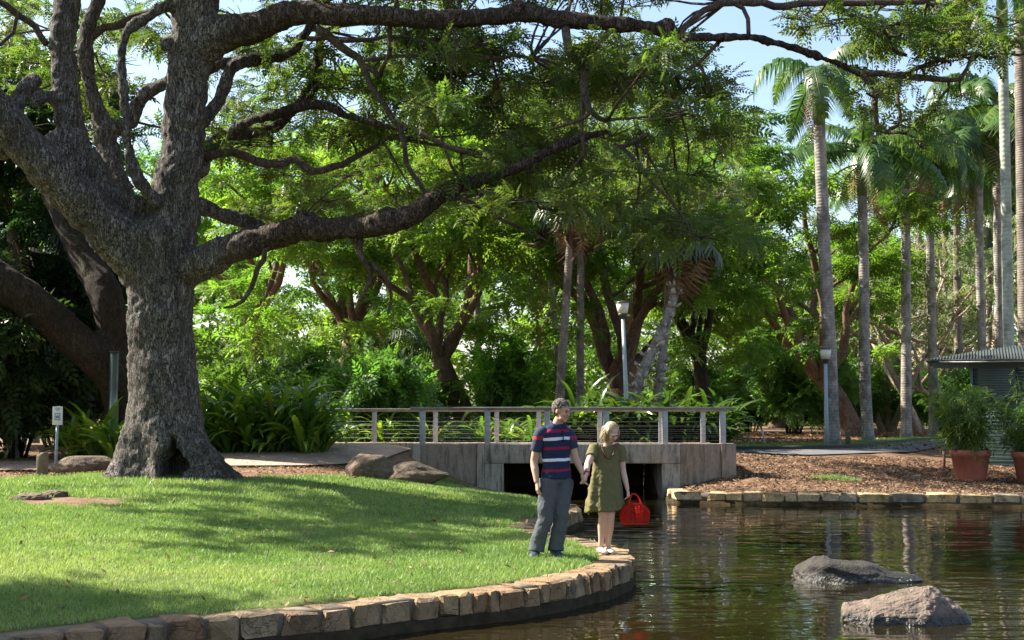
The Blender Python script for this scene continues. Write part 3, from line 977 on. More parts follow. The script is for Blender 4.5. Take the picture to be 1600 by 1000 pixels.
# trunk with a fluted, flaring foot: rings with lobes at the roots
rl = []
prof = [(752, 272, 102), (746, 272, 98), (735, 270, 90), (720, 266, 80), (708, 263, 77), (700, 261, 74), (675, 257, 69), (640, 256, 65), (600, 255, 61), (550, 252, 58), (500, 250, 57), (450, 250, 59), (410, 248, 64), (370, 246, 70), (345, 248, 62)]
NA = 110
ta = np.arange(NA) * 2 * math.pi / NA
for y, x, r in prof:
    c = P(x, y, HY) - hb
    rm = r * HY / FPX * (.86 if y < 640 else .86 + .10 * min(1, (y - 640) / 90))
    fl = max(0.0, (y - 640) / 110.0)
    lob = 1 + fl * (0.16 * np.cos(ta * 5 + 0.7) + 0.10 * np.cos(ta * 3 + 2.0)) + 0.03 * np.cos(ta * 4 + y * 0.01)
    lob = lob + fl * 0.25 * np.exp(-((ta - 5.75) / 0.28) ** 2)
    # hollow between two roots on the camera side
    hx = (285 - x) * HY / FPX
    ah = 3 * math.pi / 2 + 0.19
    ring = np.stack([c.x + np.cos(ta) * rm * lob, c.y + np.sin(ta) * rm * lob * 0.9, np.full(NA, c.z)], 1)
    hw = 0.0 if y < 697 else min(0.21, 0.05 + (y - 698) * 0.007)
    hx = (P(284, y, HY) - hb).x
    cut = (np.abs(ring[:, 0] - hx) < hw) & (ring[:, 1] < c.y)
    ring[cut, 1] = c.y + 0.25
    rl.append(ring)
rl[0][:, 2] -= 0.25
rings(thick, rl)
D = HY
limbs_thick = [
    # main upright stem to the fork at the top of the picture
    [(262, 400, 52, D), (268, 340, 48, D), (281, 270, 41, D - .1), (288, 200, 38, D - .2), (292, 130, 37, D - .3), (300, 70, 40, D - .4), (303, 20, 42, D - .4), (300, -40, 36, D - .2), (290, -130, 28, D)],
    # great limb over the water
    [(300, 80, 36, D - .4), (345, 55, 34, D - .6), (400, 42, 28, D - .9), (450, 22, 23, D - 1.2), (520, 22, 19, D - 1.5), (600, 26, 18, D - 1.8), (690, 30, 17, D - 2), (760, 26, 16, D - 2), (815, 20, 17, D - 2),
     (870, 30, 16, D - 2), (920, 33, 15, D - 2), (970, 38, 13, D - 2), (1035, 46, 15, D - 1.8), (1052, 58, 12, D - 1.8), (1110, 58, 7.5, D - 1.6), (1170, 58, 7, D - 1.4), (1230, 72, 7, D - 1), (1290, 92, 7, D - .8), (1345, 116, 7, D - .6)],
    # left leaning limb
    [(225, 420, 48, D), (180, 365, 44, D - .3), (130, 318, 40, D - .6), (75, 268, 37, D - .9), (20, 205, 33, D - 1.2), (-50, 120, 28, D - 1.4), (-140, 30, 22, D - 1.5)],
    # upright limb off the left one
    [(190, 360, 40, D + .1), (150, 300, 40, D), (125, 255, 33, D - .1), (110, 200, 25, D - .2), (102, 140, 23, D - .2), (98, 80, 23, D - .2), (102, 20, 24, D - .1), (112, -60, 20, D)],
    # low limb reaching right
    [(285, 425, 34, D), (320, 410, 31, D - .3), (365, 390, 27, D - .6), (420, 370, 24, D - 1), (480, 358, 22, D - 1.3), (540, 356, 21, D - 1.6), (600, 350, 20, D - 1.9), (645, 334, 18, D - 2), (680, 308, 17, D - 2.1), (720, 290, 14, D - 2.1), (760, 278, 12, D - 2.1), (815, 258, 10, D - 2.2), (880, 225, 8, D - 2.2), (950, 205, 5, D - 2)],
    # third limb behind, going up left
    [(200, 345, 26, D + .6), (178, 270, 22, D + .9), (165, 215, 20, D + 1), (152, 170, 15, D + 1), (138, 120, 13, D + 1), (134, 60, 14, D + 1), (150, 10, 13, D + 1), (170, -50, 10, D + 1)],
    [(168, 205, 16, D + 1), (205, 188, 14, D + 1), (222, 152, 13, D + .9), (262, 128, 13, D + .8), (300, 118, 12, D + .8), (345, 100, 11, D + .8), (400, 92, 10, D + .8), (452, 84, 10, D + .8), (482, 44, 9, D + .9), (500, 0, 8, D + 1)],
    [(244, 318, 14, D - .5), (222, 290, 11, D - .8), (203, 245, 10, D - .9), (196, 180, 9, D - 1), (190, 80, 9, D - 1), (205, 45, 10, D - 1), (240, 20, 12, D - .8), (290, -5, 14, D - .5)],
    # dark limbs right of the stem
    [(305, 320, 16, D + .8), (345, 334, 13, D + 1.2), (395, 350, 11, D + 1.6), (440, 372, 8, D + 2)],
    [(306, 270, 18, D + .6), (330, 225, 15, D + .8), (352, 210, 12, D + 1), (405, 207, 11, D + 1.2), (434, 196, 10, D + 1.3), (478, 150, 10, D + 1.4), (496, 108, 9, D + 1.4), (500, 45, 8, D + 1.5)],
    [(318, 190, 13, D + .3), (345, 150, 11, D + .5), (362, 105, 10, D + .6), (400, 92, 10, D + .8)],
    [(352, 212, 12, D + 1), (385, 192, 9, D + .8), (440, 176, 9, D + .6), (468, 168, 8.5, D + .5), (504, 163, 8, D + .4), (540, 180, 7, D + .2), (600, 196, 6, D), (640, 205, 5, D)],
    [(60, 120, 14, D - .3), (30, 150, 15, D - .4), (18, 200, 17, D - .8), (0, 245, 14, D - 1)],
    [(95, 160, 14, D - .2), (72, 150, 9, D - .2), (55, 150, 9, D - .2)],
]
for lb in limbs_thick:
    p, r = px_limb(lb)
    p = p + rng.normal(0, 1, p.shape) * (r * 0.05)[:, None]
    tube(thick, p, r * rng.uniform(0.94, 1.06, len(r)), 12)
for (x, y, r, Y) in [(58, 157, 10, D - .3), (95, 232, 30, D - .2), (165, 320, 36, D), (1042, 44, 17, D - 1.8), (812, 14, 16, D - 2), (215, 322, 17, D - .3), (262, 68, 12, D - .6), (607, 345, 22, D - 1.9), (480, 352, 24, D - 1.3)]:
    ellipsoid(thick, P(x, y, Y) - hb, [r * Y / FPX] * 3)
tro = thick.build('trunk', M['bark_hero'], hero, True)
remesh(tro, 0.042, 4, 0.5, [('CLOUDS', 0.5, 0.11), ('CLOUDS', 0.12, 0.07)])
# darkness inside the hollow comes from a real recess: see the notch in the foot rings

thin = MB()
limbs_thin = [
    [(320, 245, 9, D + .5), (360, 236, 8, D + .6), (400, 252, 8, D + .7), (432, 257, 8, D + .8), (460, 248, 7, D + .8), (488, 266, 7, D + .8), (536, 256, 6, D + .9), (572, 236, 5, D + 1), (612, 212, 4, D + 1)],
    [(496, 40, 8, D - 1.4), (532, 72, 8, D - 1.2), (560, 92, 7, D - 1), (592, 122, 6, D - 1)],
    [(608, 30, 5, D - 1.7), (610, 80, 4.5, D - 1.4), (592, 120, 4, D - 1)],
    [(556, 90, 5, D - 1), (588, 148, 5.5, D - 1), (612, 184, 5.5, D - 1), (628, 210, 5, D - 1), (636, 252, 4.5, D - 1.2), (660, 296, 4, D - 1.4), (690, 313, 3, D - 1.5), (760, 300, 2, D - 1.5)],
    [(480, 60, 5, D), (540, 62, 4, D), (620, 58, 3.5, D), (690, 70, 3, D)],
    [(570, 95, 4, D - .5), (640, 88, 4, D - .6), (740, 90, 3.5, D - .8), (830, 88, 3, D - 1)],
    [(612, 185, 5, D - .8), (660, 210, 5, D - 1), (720, 235, 4, D - 1.2), (790, 240, 3, D - 1.4)],
    [(884, 44, 8, D - 2), (888, 76, 8, D - 2.2), (905, 100, 8, D - 2.3), (912, 140, 7, D - 2.4), (925, 175, 6, D - 2.5), (950, 190, 4, D - 2.5)],
    [(960, 45, 6, D - 2), (930, 75, 5.5, D - 2.1), (905, 92, 5, D - 2.2)],
    [(925, 175, 4, D - 2.5), (900, 190, 3, D - 2.5), (860, 200, 2, D - 2.4)],
    [(912, 140, 4, D - 2.4), (908, 200, 4, D - 2.4), (912, 240, 3, D - 2.4), (890, 270, 2.5, D - 2.4), (865, 330, 2, D - 2.4)],
    [(960, 220, 4, D - 2), (975, 230, 5, D - 2), (1010, 212, 4, D - 2)],
    [(1345, 116, 7, D - .6), (1364, 135, 6, D - .6), (1368, 165, 6, D - .6), (1370, 205, 5, D - .6), (1385, 208, 4, D - .6), (1405, 194, 4, D - .6), (1402, 150, 3, D - .6)],
    [(1345, 116, 6, D - .6), (1410, 116, 6, D - .8), (1460, 124, 5.5, D - 1), (1500, 122, 4, D - 1), (1520, 90, 3, D - 1)],
    [(1410, 116, 4, D - .8), (1450, 100, 4, D - 1), (1500, 86, 3.5, D - 1), (1560, 88, 3, D - 1), (1620, 80, 2, D - 1)],
    [(1060, 50, 6, D - 1.8), (1110, 10, 6, D - 1.4), (1150, 2, 7, D - 1.2), (1210, 8, 7, D - 1), (1290, 4, 6, D - .8), (1370, 6, 6, D - .8), (1450, 2, 5, D - .8)],
    [(1170, 58, 4, D - 1.4), (1168, 30, 4, D - 1.4), (1150, 5, 4, D - 1.3)],
    [(1300, 5, 4, D - .8), (1345, 30, 4, D - .8), (1380, 45, 4, D - .8), (1392, 75, 4, D - .8), (1415, 88, 3, D - .8)],
    [(420, 385, 6, D - 1), (410, 405, 5, D - 1), (380, 470, 4, D - .8), (350, 480, 2, D - .8)],
    [(560, 372, 7, D - 1.6), (562, 395, 6, D - 1.6), (575, 412, 5, D - 1.5), (580, 440, 4, D - 1.4), (560, 468, 2.5, D - 1.4)],
    [(575, 408, 4, D - 1.5), (600, 430, 4, D - 1.5), (612, 460, 3, D - 1.4), (605, 490, 2.5, D - 1.4)],
    [(75, 70, 6, D - .2), (45, 35, 6, D - .2), (10, 10, 6, D - .3), (-30, -20, 5, D - .3)],
    [(30, 20, 4, D - .3), (20, 50, 3.5, D - .3), (-10, 75, 3, D - .3)],
    [(134, 70, 6, D + 1), (165, 45, 7, D + 1), (210, 30, 8, D + 1), (250, 10, 8, D + 1)],
    [(1130, 60, 4, D - 1.5), (1090, 100, 3, D - 1.4), (1040, 130, 2.5, D - 1.2)],
    [(700, 300, 6, D - 2.1), (740, 320, 4, D - 2), (800, 350, 3, D - 1.8), (860, 380, 2, D - 1.6)],
]
for lb in limbs_thin:
    p, r = px_limb(lb)
    p = p + rng.normal(0, 1, p.shape) * (0.012 + r * 0.10)[:, None]
    tube(thin, p, np.maximum(r, 0.012), 7)
# hero foliage pads: region boxes in the picture with a real depth range
pads = []
def scatter(n, x0, x1, y0, y1, Y0, Y1, r0, r1, dens, tint, poly=None):
    k = 0
    while k < n:
        x, y = rng.uniform(x0, x1), rng.uniform(y0, y1)
        if poly is not None and not inside(poly, np.array([x]), np.array([y]))[0]: continue
        pads.append((P(x, y, rng.uniform(Y0, Y1)) - hb, rng.uniform(r0, r1), dens, tint)); k += 1
mass = [(640, 60), (760, 50), (1060, 80), (1110, 130), (1145, 190), (1155, 235), (1140, 300), (1120, 370), (1040, 400), (940, 395), (840, 400), (790, 350), (730, 330), (690, 240), (640, 190)]
scatter(50, 640, 1190, 50, 380, D - 4, D + 3, 0.5, 1.0, 1.05, 0.42, mass)
scatter(30, 860, 1190, 70, 320, D + 5, D + 13, 0.7, 1.3, 0.9, 0.42, mass)
scatter(9, 790, 1060, 180, 310, D + 9, D + 13, 0.6, 1.1, 0.9, 0.45)
scatter(20, 640, 1100, 60, 180, D, D + 6, 0.6, 1.1, 0.9, 0.42)
scatter(36, 330, 680, 10, 230, D + 1, D + 8, 0.45, 0.9, 0.95, 0.45)
scatter(16, 380, 690, 230, 340, D + 3, D + 8, 0.5, 0.9, 0.9, 0.55)
scatter(34, -20, 300, -10, 230, D + 1, D + 8, 0.45, 0.9, 0.95, 0.42)
scatter(22, 330, 1050, -50, 25, D - 1, D + 5, 0.5, 0.9, 1.0, 0.45)
scatter(19, 1230, 1600, -20, 70, D - 2, D + 2.5, 0.35, 0.8, 0.9, 0.45)
scatter(12, 1330, 1600, 40, 130, D - 2, D + 1, 0.3, 0.6, 0.6, 0.45)
scatter(8, 1320, 1500, 140, 240, D - 1.5, D + 1, 0.25, 0.5, 0.7, 0.5)
scatter(60, 60, 1050, -420, -50, D - 3, D + 4, 0.7, 1.2, 1.1, 0.5)
scatter(58, -420, -60, -130, 230, D - 6, D + 1, 0.3, 0.75, 1.1, 0.5)
crown = MB()
skel = np.concatenate(thin.v + thick.v[1:])
for (c, r, dens, tint) in pads:
    n = int((r * r * 105 + 14) * dens)
    pad(crown, c, r, r, r * 0.42 + .05, n, T_FINE, rng, tint + rng.normal(0, .16), rng.uniform(.62, .95), tilt=0.6)
    d = np.linalg.norm(skel - np.array(tuple(c)), axis=1)
    q = skel[int(np.argmin(d))]
    if d.min() < 3.5:
        cc = np.array(tuple(c))
        tube(thin, wob(bez(q, (q + cc) / 2 + rng.normal(0, .15, 3), cc, 6), rng, 0.05), np.linspace(0.028, 0.012, 6), 5)
    for _ in range(5):
        a = rng.uniform(0, 6.28); e = np.array(tuple(c)) + np.array([math.cos(a) * r, math.sin(a) * r, rng.uniform(-.1, .25) * r])
        tube(thin, wob(bez(c, (np.array(tuple(c)) + e) / 2 + rng.normal(0, .06, 3), e, 5), rng, 0.03), np.linspace(0.014, 0.006, 5), 4)
thin.build('branches', M['bark_limb'], hero, True)
o = crown.build('crown', M['leaf_hero'], hero); o['kind'] = 'stuff'
# ---------------------------------------------------------------- trees of the park
def gp(px, Y, dz=0.0):
    """foot of a thing seen at picture column px and depth Y"""
    x = (px - CX) / FPX * Y
    return Vector((x, Y, gz(x, Y) + dz))


BT = 'brown trunked spreading rain tree '
rain_tree('spreading_tree', gp(735, 47), 11.0, 5.6, 0.42, 101, 'spreading tree whose thick brown trunk leans left just above the bridge rail', M['bark_brown'], M['leaf_bright'], 6, 0.26, (-.35, 0), dens=0.9, tint=0.65, low=4)
rain_tree('spreading_tree', gp(530, 50), 12.5, 6.4, 0.40, 102, 'bright green spreading tree filling the gap right of the huge trunk', M['bark_brown'], M['leaf_bright'], 6, 0.28, (.1, 0), dens=0.9, tint=0.65, low=4)
rain_tree('spreading_tree', gp(965, 50), 11.5, 6.2, 0.46, 103, 'spreading tree with many brown limbs fanning out behind the lamp post', M['bark_brown'], M['leaf_bright'], 8, 0.17, (0, 0), dens=0.8, tint=0.65, az0=0.1, low=3.5)
rain_tree('spreading_tree', gp(1105, 54), 12.5, 4.6, 0.34, 104, 'darker spreading tree beyond the right end of the bridge', M['bark_dark'], M['leaf_mid'], 6, 0.26, (-.1, 0), dens=0.9, tint=0.5)
rain_tree('spreading_tree', gp(1335, 60), 11.5, 6.4, 0.48, 105, 'bright crowned spreading tree with a bent trunk behind the grey palm trunks', M['bark_brown'], M['leaf_bright'], 7, 0.22, (-.5, 0), dens=1.0, tint=0.65, az0=3.0)
rain_tree('spreading_tree', gp(400, 62), 14.5, 7.0, 0.42, 106, 'tall spreading tree behind, seen through the fork of the huge tree', M['bark_brown'], M['leaf_bright'], 6, 0.3, (0, 0), dens=0.75, tint=0.6)
rain_tree('spreading_tree', gp(620, 76), 15.5, 7.5, 0.5, 107, 'far spreading tree above the low limb of the huge tree', M['bark_brown'], M['leaf_mid'], 6, 0.28, (0, 0), tmpl=T_FAR, dens=0.7, tint=0.6)
rain_tree('spreading_tree', gp(850, 72), 16.5, 7.5, 0.5, 108, 'tall far tree behind the slender palms in the middle', M['bark_brown'], M['leaf_mid'], 6, 0.3, (0, 0), tmpl=T_FAR, dens=0.7, tint=0.55)
rain_tree('spreading_tree', gp(985, 84), 17.0, 6.0, 0.5, 109, 'tall far tree whose top shows behind the hanging foliage in the middle', M['bark_brown'], M['leaf_mid'], 6, 0.34, (0, 0), tmpl=T_FAR, dens=0.7, tint=0.5)
rain_tree('spreading_tree', gp(1215, 88), 11.0, 7.0, 0.5, 110, 'low far tree under the open sky beside the foremost palm', M['bark_brown'], M['leaf_bright'], 6, 0.26, (0, 0), tmpl=T_FAR, dens=0.8, tint=0.6)
rain_tree('spreading_tree', gp(90, 66), 15.0, 7.0, 0.5, 111, 'tall dark leaved tree far behind the left limb of the huge tree', M['bark_dark'], M['leaf_mid'], 6, 0.3, (0, 0), tmpl=T_FAR, dens=0.7, tint=0.4)
rain_tree('spreading_tree', gp(1480, 92), 15.0, 8.0, 0.5, 112, 'far green tree behind the row of palms', M['bark_brown'], M['leaf_mid'], 6, 0.3, (0, 0), tmpl=T_FAR, dens=0.7, tint=0.5)
rain_tree('spreading_tree', gp(1640, 78), 17.0, 7.0, 0.5, 113, 'far tree at the picture edge behind the hut roof', M['bark_brown'], M['leaf_mid'], 6, 0.3, (0, 0), tmpl=T_FAR, dens=0.7, tint=0.5)
rain_tree('spreading_tree', gp(260, 92), 16.0, 8.0, 0.5, 114, 'far tree seen in the gap left of the huge upright stem', M['bark_brown'], M['leaf_mid'], 6, 0.3, (0, 0), tmpl=T_FAR, dens=0.6, tint=0.5)

# the second old tree close behind the great one: dark trunk and a limb slanting to the upper left
tb = P(196, 690, 30.0); tb.z = gz(tb.x, 30.0)
t2 = empty('shade_tree', tb)
tag(t2, 'dark tree behind the huge trunk with a thick limb slanting up to the left', 'tree')
w2 = MB()
for lb in [[(205, 700, 40, 30), (192, 620, 30, 30), (180, 540, 24, 30), (165, 460, 26, 30), (130, 400, 22, 30.5), (80, 300, 18, 31)],
           [(200, 640, 30, 30), (170, 580, 28, 29.8), (110, 525, 29, 29.5), (50, 475, 31, 29.2), (-20, 430, 32, 29), (-110, 370, 28, 29), (-220, 280, 20, 29)]]:
    p, r = [], []
    for x, y, q, Y in lb:
        p.append(P(x, y, Y) - tb); r.append(q * Y / FPX)
    p, r = spline(p, r, 0.25); tube(w2, p, r, 12)
o = w2.build('trunk', M['bark_dark'], t2, True); remesh(o, 0.06, 3, 0.5, [('CLOUDS', 0.3, 0.08)])
lf = MB(); r2 = np.random.default_rng(31)
for k in range(46):
    p = P(r2.uniform(-120, 150), r2.uniform(120, 470), r2.uniform(31.5, 37)) - tb
    rr = r2.uniform(0.6, 1.1); pad(lf, p, rr, rr, rr * .6, int(rr * rr * 110), T_MID, r2, 0.35)
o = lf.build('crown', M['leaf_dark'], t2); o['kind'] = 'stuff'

# tree beyond the left edge that throws the shadow over the near corner of the lawn
rain_tree('spreading_tree', Vector((-14.0, 9.2, 0.7)), 8.5, 5.0, 0.4, 140, 'tree left of the picture whose shade falls on the near corner of the lawn', M['bark_brown'], M['leaf_mid'], 7, 0.3, (0, 0), dens=3.0, tint=0.5, group=None, padk=0.42, sub=5, low=5)


# ---------------------------------------------------------------- shrubs
def shrub(px, Y, w, h, seed, label, leaf, tmpl=None, dens=1.0, tint=0.5, base=None, name='shrub', group='shrubs under the trees'):
    r = np.random.default_rng(seed)
    b = base or gp(px, Y)
    root = empty(name, b); tag(root, label, 'shrub', group)
    st, lf = MB(), MB()
    for k in range(max(5, int(w * 4))):
        a = r.uniform(0, 6.28); q = r.random() ** .6
        e = np.array([math.cos(a) * w * .5 * q, math.sin(a) * w * .5 * q, h * (1 - .35 * q * q) * r.uniform(.65, 1)])
        S = wob(bez((e[0] * .15, e[1] * .15, -.1), (e[0] * .4, e[1] * .4, e[2] * .7), e, 6), r, 0.05)
        tube(st, S, np.linspace(.04, .012, 6), 5)
        for t in (5, 4, 3, 2):
            rr = min(w, h) * r.uniform(.16, .26)
            pad(lf, S[t], rr, rr, rr * .8, int((rr * rr * 130 + 8) * dens), T_MID if tmpl is None else tmpl, r, tint + r.normal(0, .12), tilt=.8)
    st.build('stems', M['bark_dark'], root, True)
    o = lf.build('foliage', leaf, root); o['kind'] = 'stuff'
    return root


sh = [(20, 33, 5, 4.0, 'leaf_dark', 'dense dark shrub at the far left behind the small sign'),
      (95, 37, 5, 4.2, 'leaf_dark', 'dense dark shrub behind the metal column beside the huge trunk'),
      (-70, 30, 4, 4.5, 'leaf_dark', 'tall dark shrub cut by the left edge of the picture'),
      (360, 42, 4, 2.4, 'leaf_mid', 'rounded green shrub behind the strap leaved bank right of the huge trunk'),
      (470, 43, 4.0, 3.0, 'leaf_mid', 'leafy shrub rising behind the far end of the rear handrail'),
      (590, 40, 3.2, 2.6, 'leaf_mid', 'green shrub over the rear handrail left of the bridge'),
      (640, 46, 3.4, 2.4, 'leaf_mid', 'green shrub below the leaning brown trunk'),
      (790, 46, 2.8, 3.6, 'leaf_bright', 'tall broad shrub just left of the slender palm trunks'),
      (850, 54, 4.5, 3.2, 'leaf_bright', 'shrub between the slender palms and the lamp post'),
      (1090, 56, 4.0, 2.8, 'leaf_mid', 'shrub behind the right half of the handrail'),
      (1170, 72, 5.0, 3.6, 'leaf_mid', 'shrub in the shade beyond the right end of the bridge'),
      (1235, 66, 5.0, 4.4, 'leaf_mid', 'tall shrub just left of the foremost palm'),
      (1315, 74, 5.0, 4.0, 'leaf_mid', 'shrub between the two nearest palm trunks'),
      (1390, 80, 5.0, 3.6, 'leaf_mid', 'shrub behind the third palm trunk'),
      (1470, 72, 4.0, 3.2, 'leaf_mid', 'green shrub left of the hut behind the pale trunks'),
      (1560, 60, 4.0, 3.0, 'leaf_mid', 'green shrub behind the hut')]
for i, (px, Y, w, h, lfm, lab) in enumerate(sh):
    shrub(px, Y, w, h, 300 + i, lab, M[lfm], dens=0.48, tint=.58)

# far wood that reads as one mass
r3 = np.random.default_rng(77)
wf = MB()
for k in range(150):
    x = r3.uniform(-60, 62); Y = r3.uniform(98, 125)
    pxx = 800 + x / Y * FPX
    hmax = 9.0 if 1130 < pxx < 1310 else (13.5 if pxx > 620 else 11)
    for q in range(4):
        rr = r3.uniform(1.6, 3.0)
        pad(wf, (x + r3.normal(0, 1.5), Y + r3.normal(0, 1.5), r3.uniform(0.5, hmax)), rr, rr, rr * .7, int(rr * rr * 4.5), T_FAR * 2.0, r3, .5 + r3.normal(0, .15), tilt=.8)
tag(wf.build('far_wood', M['leaf_mid']), 'hazy mass of distant green trees closing the view under the crowns', 'wood', kind='stuff')
# ---------------------------------------------------------------- palms
def frond_mesh(seed, L=3.0, droop=1.0, mat=None, nl=38, leaf=0.7, w=0.075, hang=0.95):
    r = np.random.default_rng(seed); m = MB()
    t = np.linspace(0, 1, 12)
    ang = R(62) - droop * t * R(125)
    ds = L / 11
    x = np.concatenate([[0], np.cumsum(np.cos(ang[:-1]) * ds)]); z = np.concatenate([[0], np.cumsum(np.sin(ang[:-1]) * ds)])
    C = np.stack([x, np.zeros(12), z], 1)
    tube(m, C, np.linspace(0.035, 0.006, 12), 5, 0.75)
    vs, fs, tt = [], [], []
    for i in range(nl):
        q = 0.12 + 0.88 * (i + .5) / nl
        p = np.array([np.interp(q, t, C[:, j]) for j in range(3)])
        a = np.interp(q, t, ang)
        T = np.array([math.cos(a), 0, math.sin(a)])
        ll = leaf * (0.35 + 1.3 * math.sin(math.pi * min(1, q * .9 + .12)) ** .8) * .62
        for s in (1, -1):
            d = T * 0.55 + np.array([0, s * 0.8, r.normal(0.12, 0.12)]); d /= np.linalg.norm(d)
            mid = p + d * ll * .5
            tip = p + d * ll * .85 + np.array([0, 0, -hang * ll * r.uniform(.6, 1.2)])
            side = np.cross(d, (0, s, .3)); side /= np.linalg.norm(side); side = T * w * .5
            k = len(vs)
            vs += [p - side, p + side, mid + side * 1.1, mid - side * 1.1, tip]
            fs += [(k, k + 1, k + 2, k + 3), (k + 3, k + 2, k + 4)]
            tt += [r.uniform(.25, .8)] * 5
    m.add(vs, fs, np.array(tt))
    return m.mesh('frond', mat)


def fan_mesh(seed, rad=0.8, pet=0.9, mat=None, n=22, sag=0.35):
    r = np.random.default_rng(seed); m = MB()
    tube(m, [(0, 0, 0), (pet * .5, 0, pet * .03), (pet, 0, 0)], [.02, .016, .012], 4, 0.6)
    vs, fs, tt = [], [], []
    for i in range(n):
        a = R(-125 + 250 * (i + .5) / n); h = R(250 / n / 2)
        k = len(vs)
        def pt(an, q, z): return (pet + math.cos(an) * q * rad, math.sin(an) * q * rad, z - sag * rad * q * q)
        ln = r.uniform(.85, 1.05)
        vs += [(pet, 0, 0), pt(a - h, .55, .0), pt(a, .6, .035), pt(a + h, .55, .0), pt(a + r.normal(0, .03), ln, -.12 * r.random())]
        fs += [(k, k + 1, k + 2), (k, k + 2, k + 3), (k + 1, k + 4, k + 2), (k + 2, k + 4, k + 3)]
        tt += [r.uniform(.2, .8)] * 5
    m.add(vs, fs, np.array(tt))
    return m.mesh('leaf', mat)


FR = [frond_mesh(i, 3.2, d, M['frond']) for i, d in enumerate((0.75, 0.95, 1.15, 1.3))]
FRD = [frond_mesh(20 + i, 2.9, 1.0, M['dead_frond'], 22, 0.5, .03, 1.2) for i in range(2)]
FN = [fan_mesh(i, .85, .95, M['fan']) for i in range(3)]
FND = [fan_mesh(10 + i, .8, .8, M['dead_frond'], 18, 0.9) for i in range(2)]


def palm(name, foot, top, r0, r1, seed, label, trunk_mat, fronds=14, kind='frond', scale=1.0, dead=2, shaft=True, group=None, stubs=False, mids=None, skirt=0, meshes=None):
    r = np.random.default_rng(seed)
    root = empty(name, foot); tag(root, label, 'palm', group)
    m = MB()
    T = Vector(top) - Vector(foot)
    pts = [(0, 0, -.2)] + [tuple(Vector(q) - Vector(foot)) for q in (mids or [])] + [tuple(T)]
    if not mids: pts = [(0, 0, -.2), (0, 0, .25), tuple(T * .3 + Vector((r.normal(0, .05), 0, 0))), tuple(T * .65), tuple(T)]
    p, rr = spline(pts, np.linspace(r0, r1, len(pts)), .3)
    fl = np.maximum(0, 1 - np.arange(len(p)) * .3 / 1.1)
    rr = rr * (1 + fl ** 2 * .55)
    tube(m, p, rr, 14)
    m.build('trunk', trunk_mat, root, True)
    if shaft and kind == 'frond':
        m = MB(); d = np.array(tuple(T.normalized()))
        q = np.array(tuple(T)); tube(m, [q - d * .15, q + d * .5, q + d * 1.1, q + d * 1.5], [r1 * 1.02, r1 * 1.25, r1 * .9, r1 * .4], 12)
        m.build('crownshaft', M['crownshaft'], root, True)
        head = T + Vector(d) * 1.4
    else:
        head = T
    ms = meshes or (FR if kind == 'frond' else FN)
    dm = FRD if kind == 'frond' else FND
    for k in range(fronds):
        o = link(kind if kind == 'frond' else 'leaf', ms[r.integers(len(ms))], root, head)
        if kind == 'frond':
            pt = r.uniform(-R(15), R(45))
        else:
            pt = r.uniform(-R(65), R(65))
        o.rotation_euler = (r.normal(0, .25), pt, k * 2.399 + r.normal(0, .2))
        o.scale = [scale * r.uniform(.8, 1.1)] * 3
    for k in range(dead + skirt):
        o = link('dead_frond' if kind == 'frond' else 'dead_leaf', dm[r.integers(2)], root, head - Vector((0, 0, r.uniform(.1, .5 + .5 * (skirt > 0)))))
        o.rotation_euler = (r.normal(0, .3), R(80) + r.normal(0, .15) if kind == 'frond' else R(78) + r.normal(0, .15), r.uniform(0, 6.28))
        o.scale = [scale * r.uniform(.7, 1.0)] * 3
    if stubs:
        n = int((p[-1][2]) / .075 * stubs)
        for k in range(n):
            q = p[min(len(p) - 1, 2 + int(k / n * len(p) * stubs))]
            for _ in range(2):
                a = r.uniform(0, 6.28); s = MB()
                rr0 = r0 * 1.0
                b0 = np.array(q) + np.array([math.cos(a) * rr0, math.sin(a) * rr0, 0])
                e0 = b0 + np.array([math.cos(a) * .15, math.sin(a) * .15, r.uniform(.08, .18)])
                tube(s, [b0, e0], [.07, .035], 4, flat=.5); s.build('leaf_base', M['stub'], root)
    return root


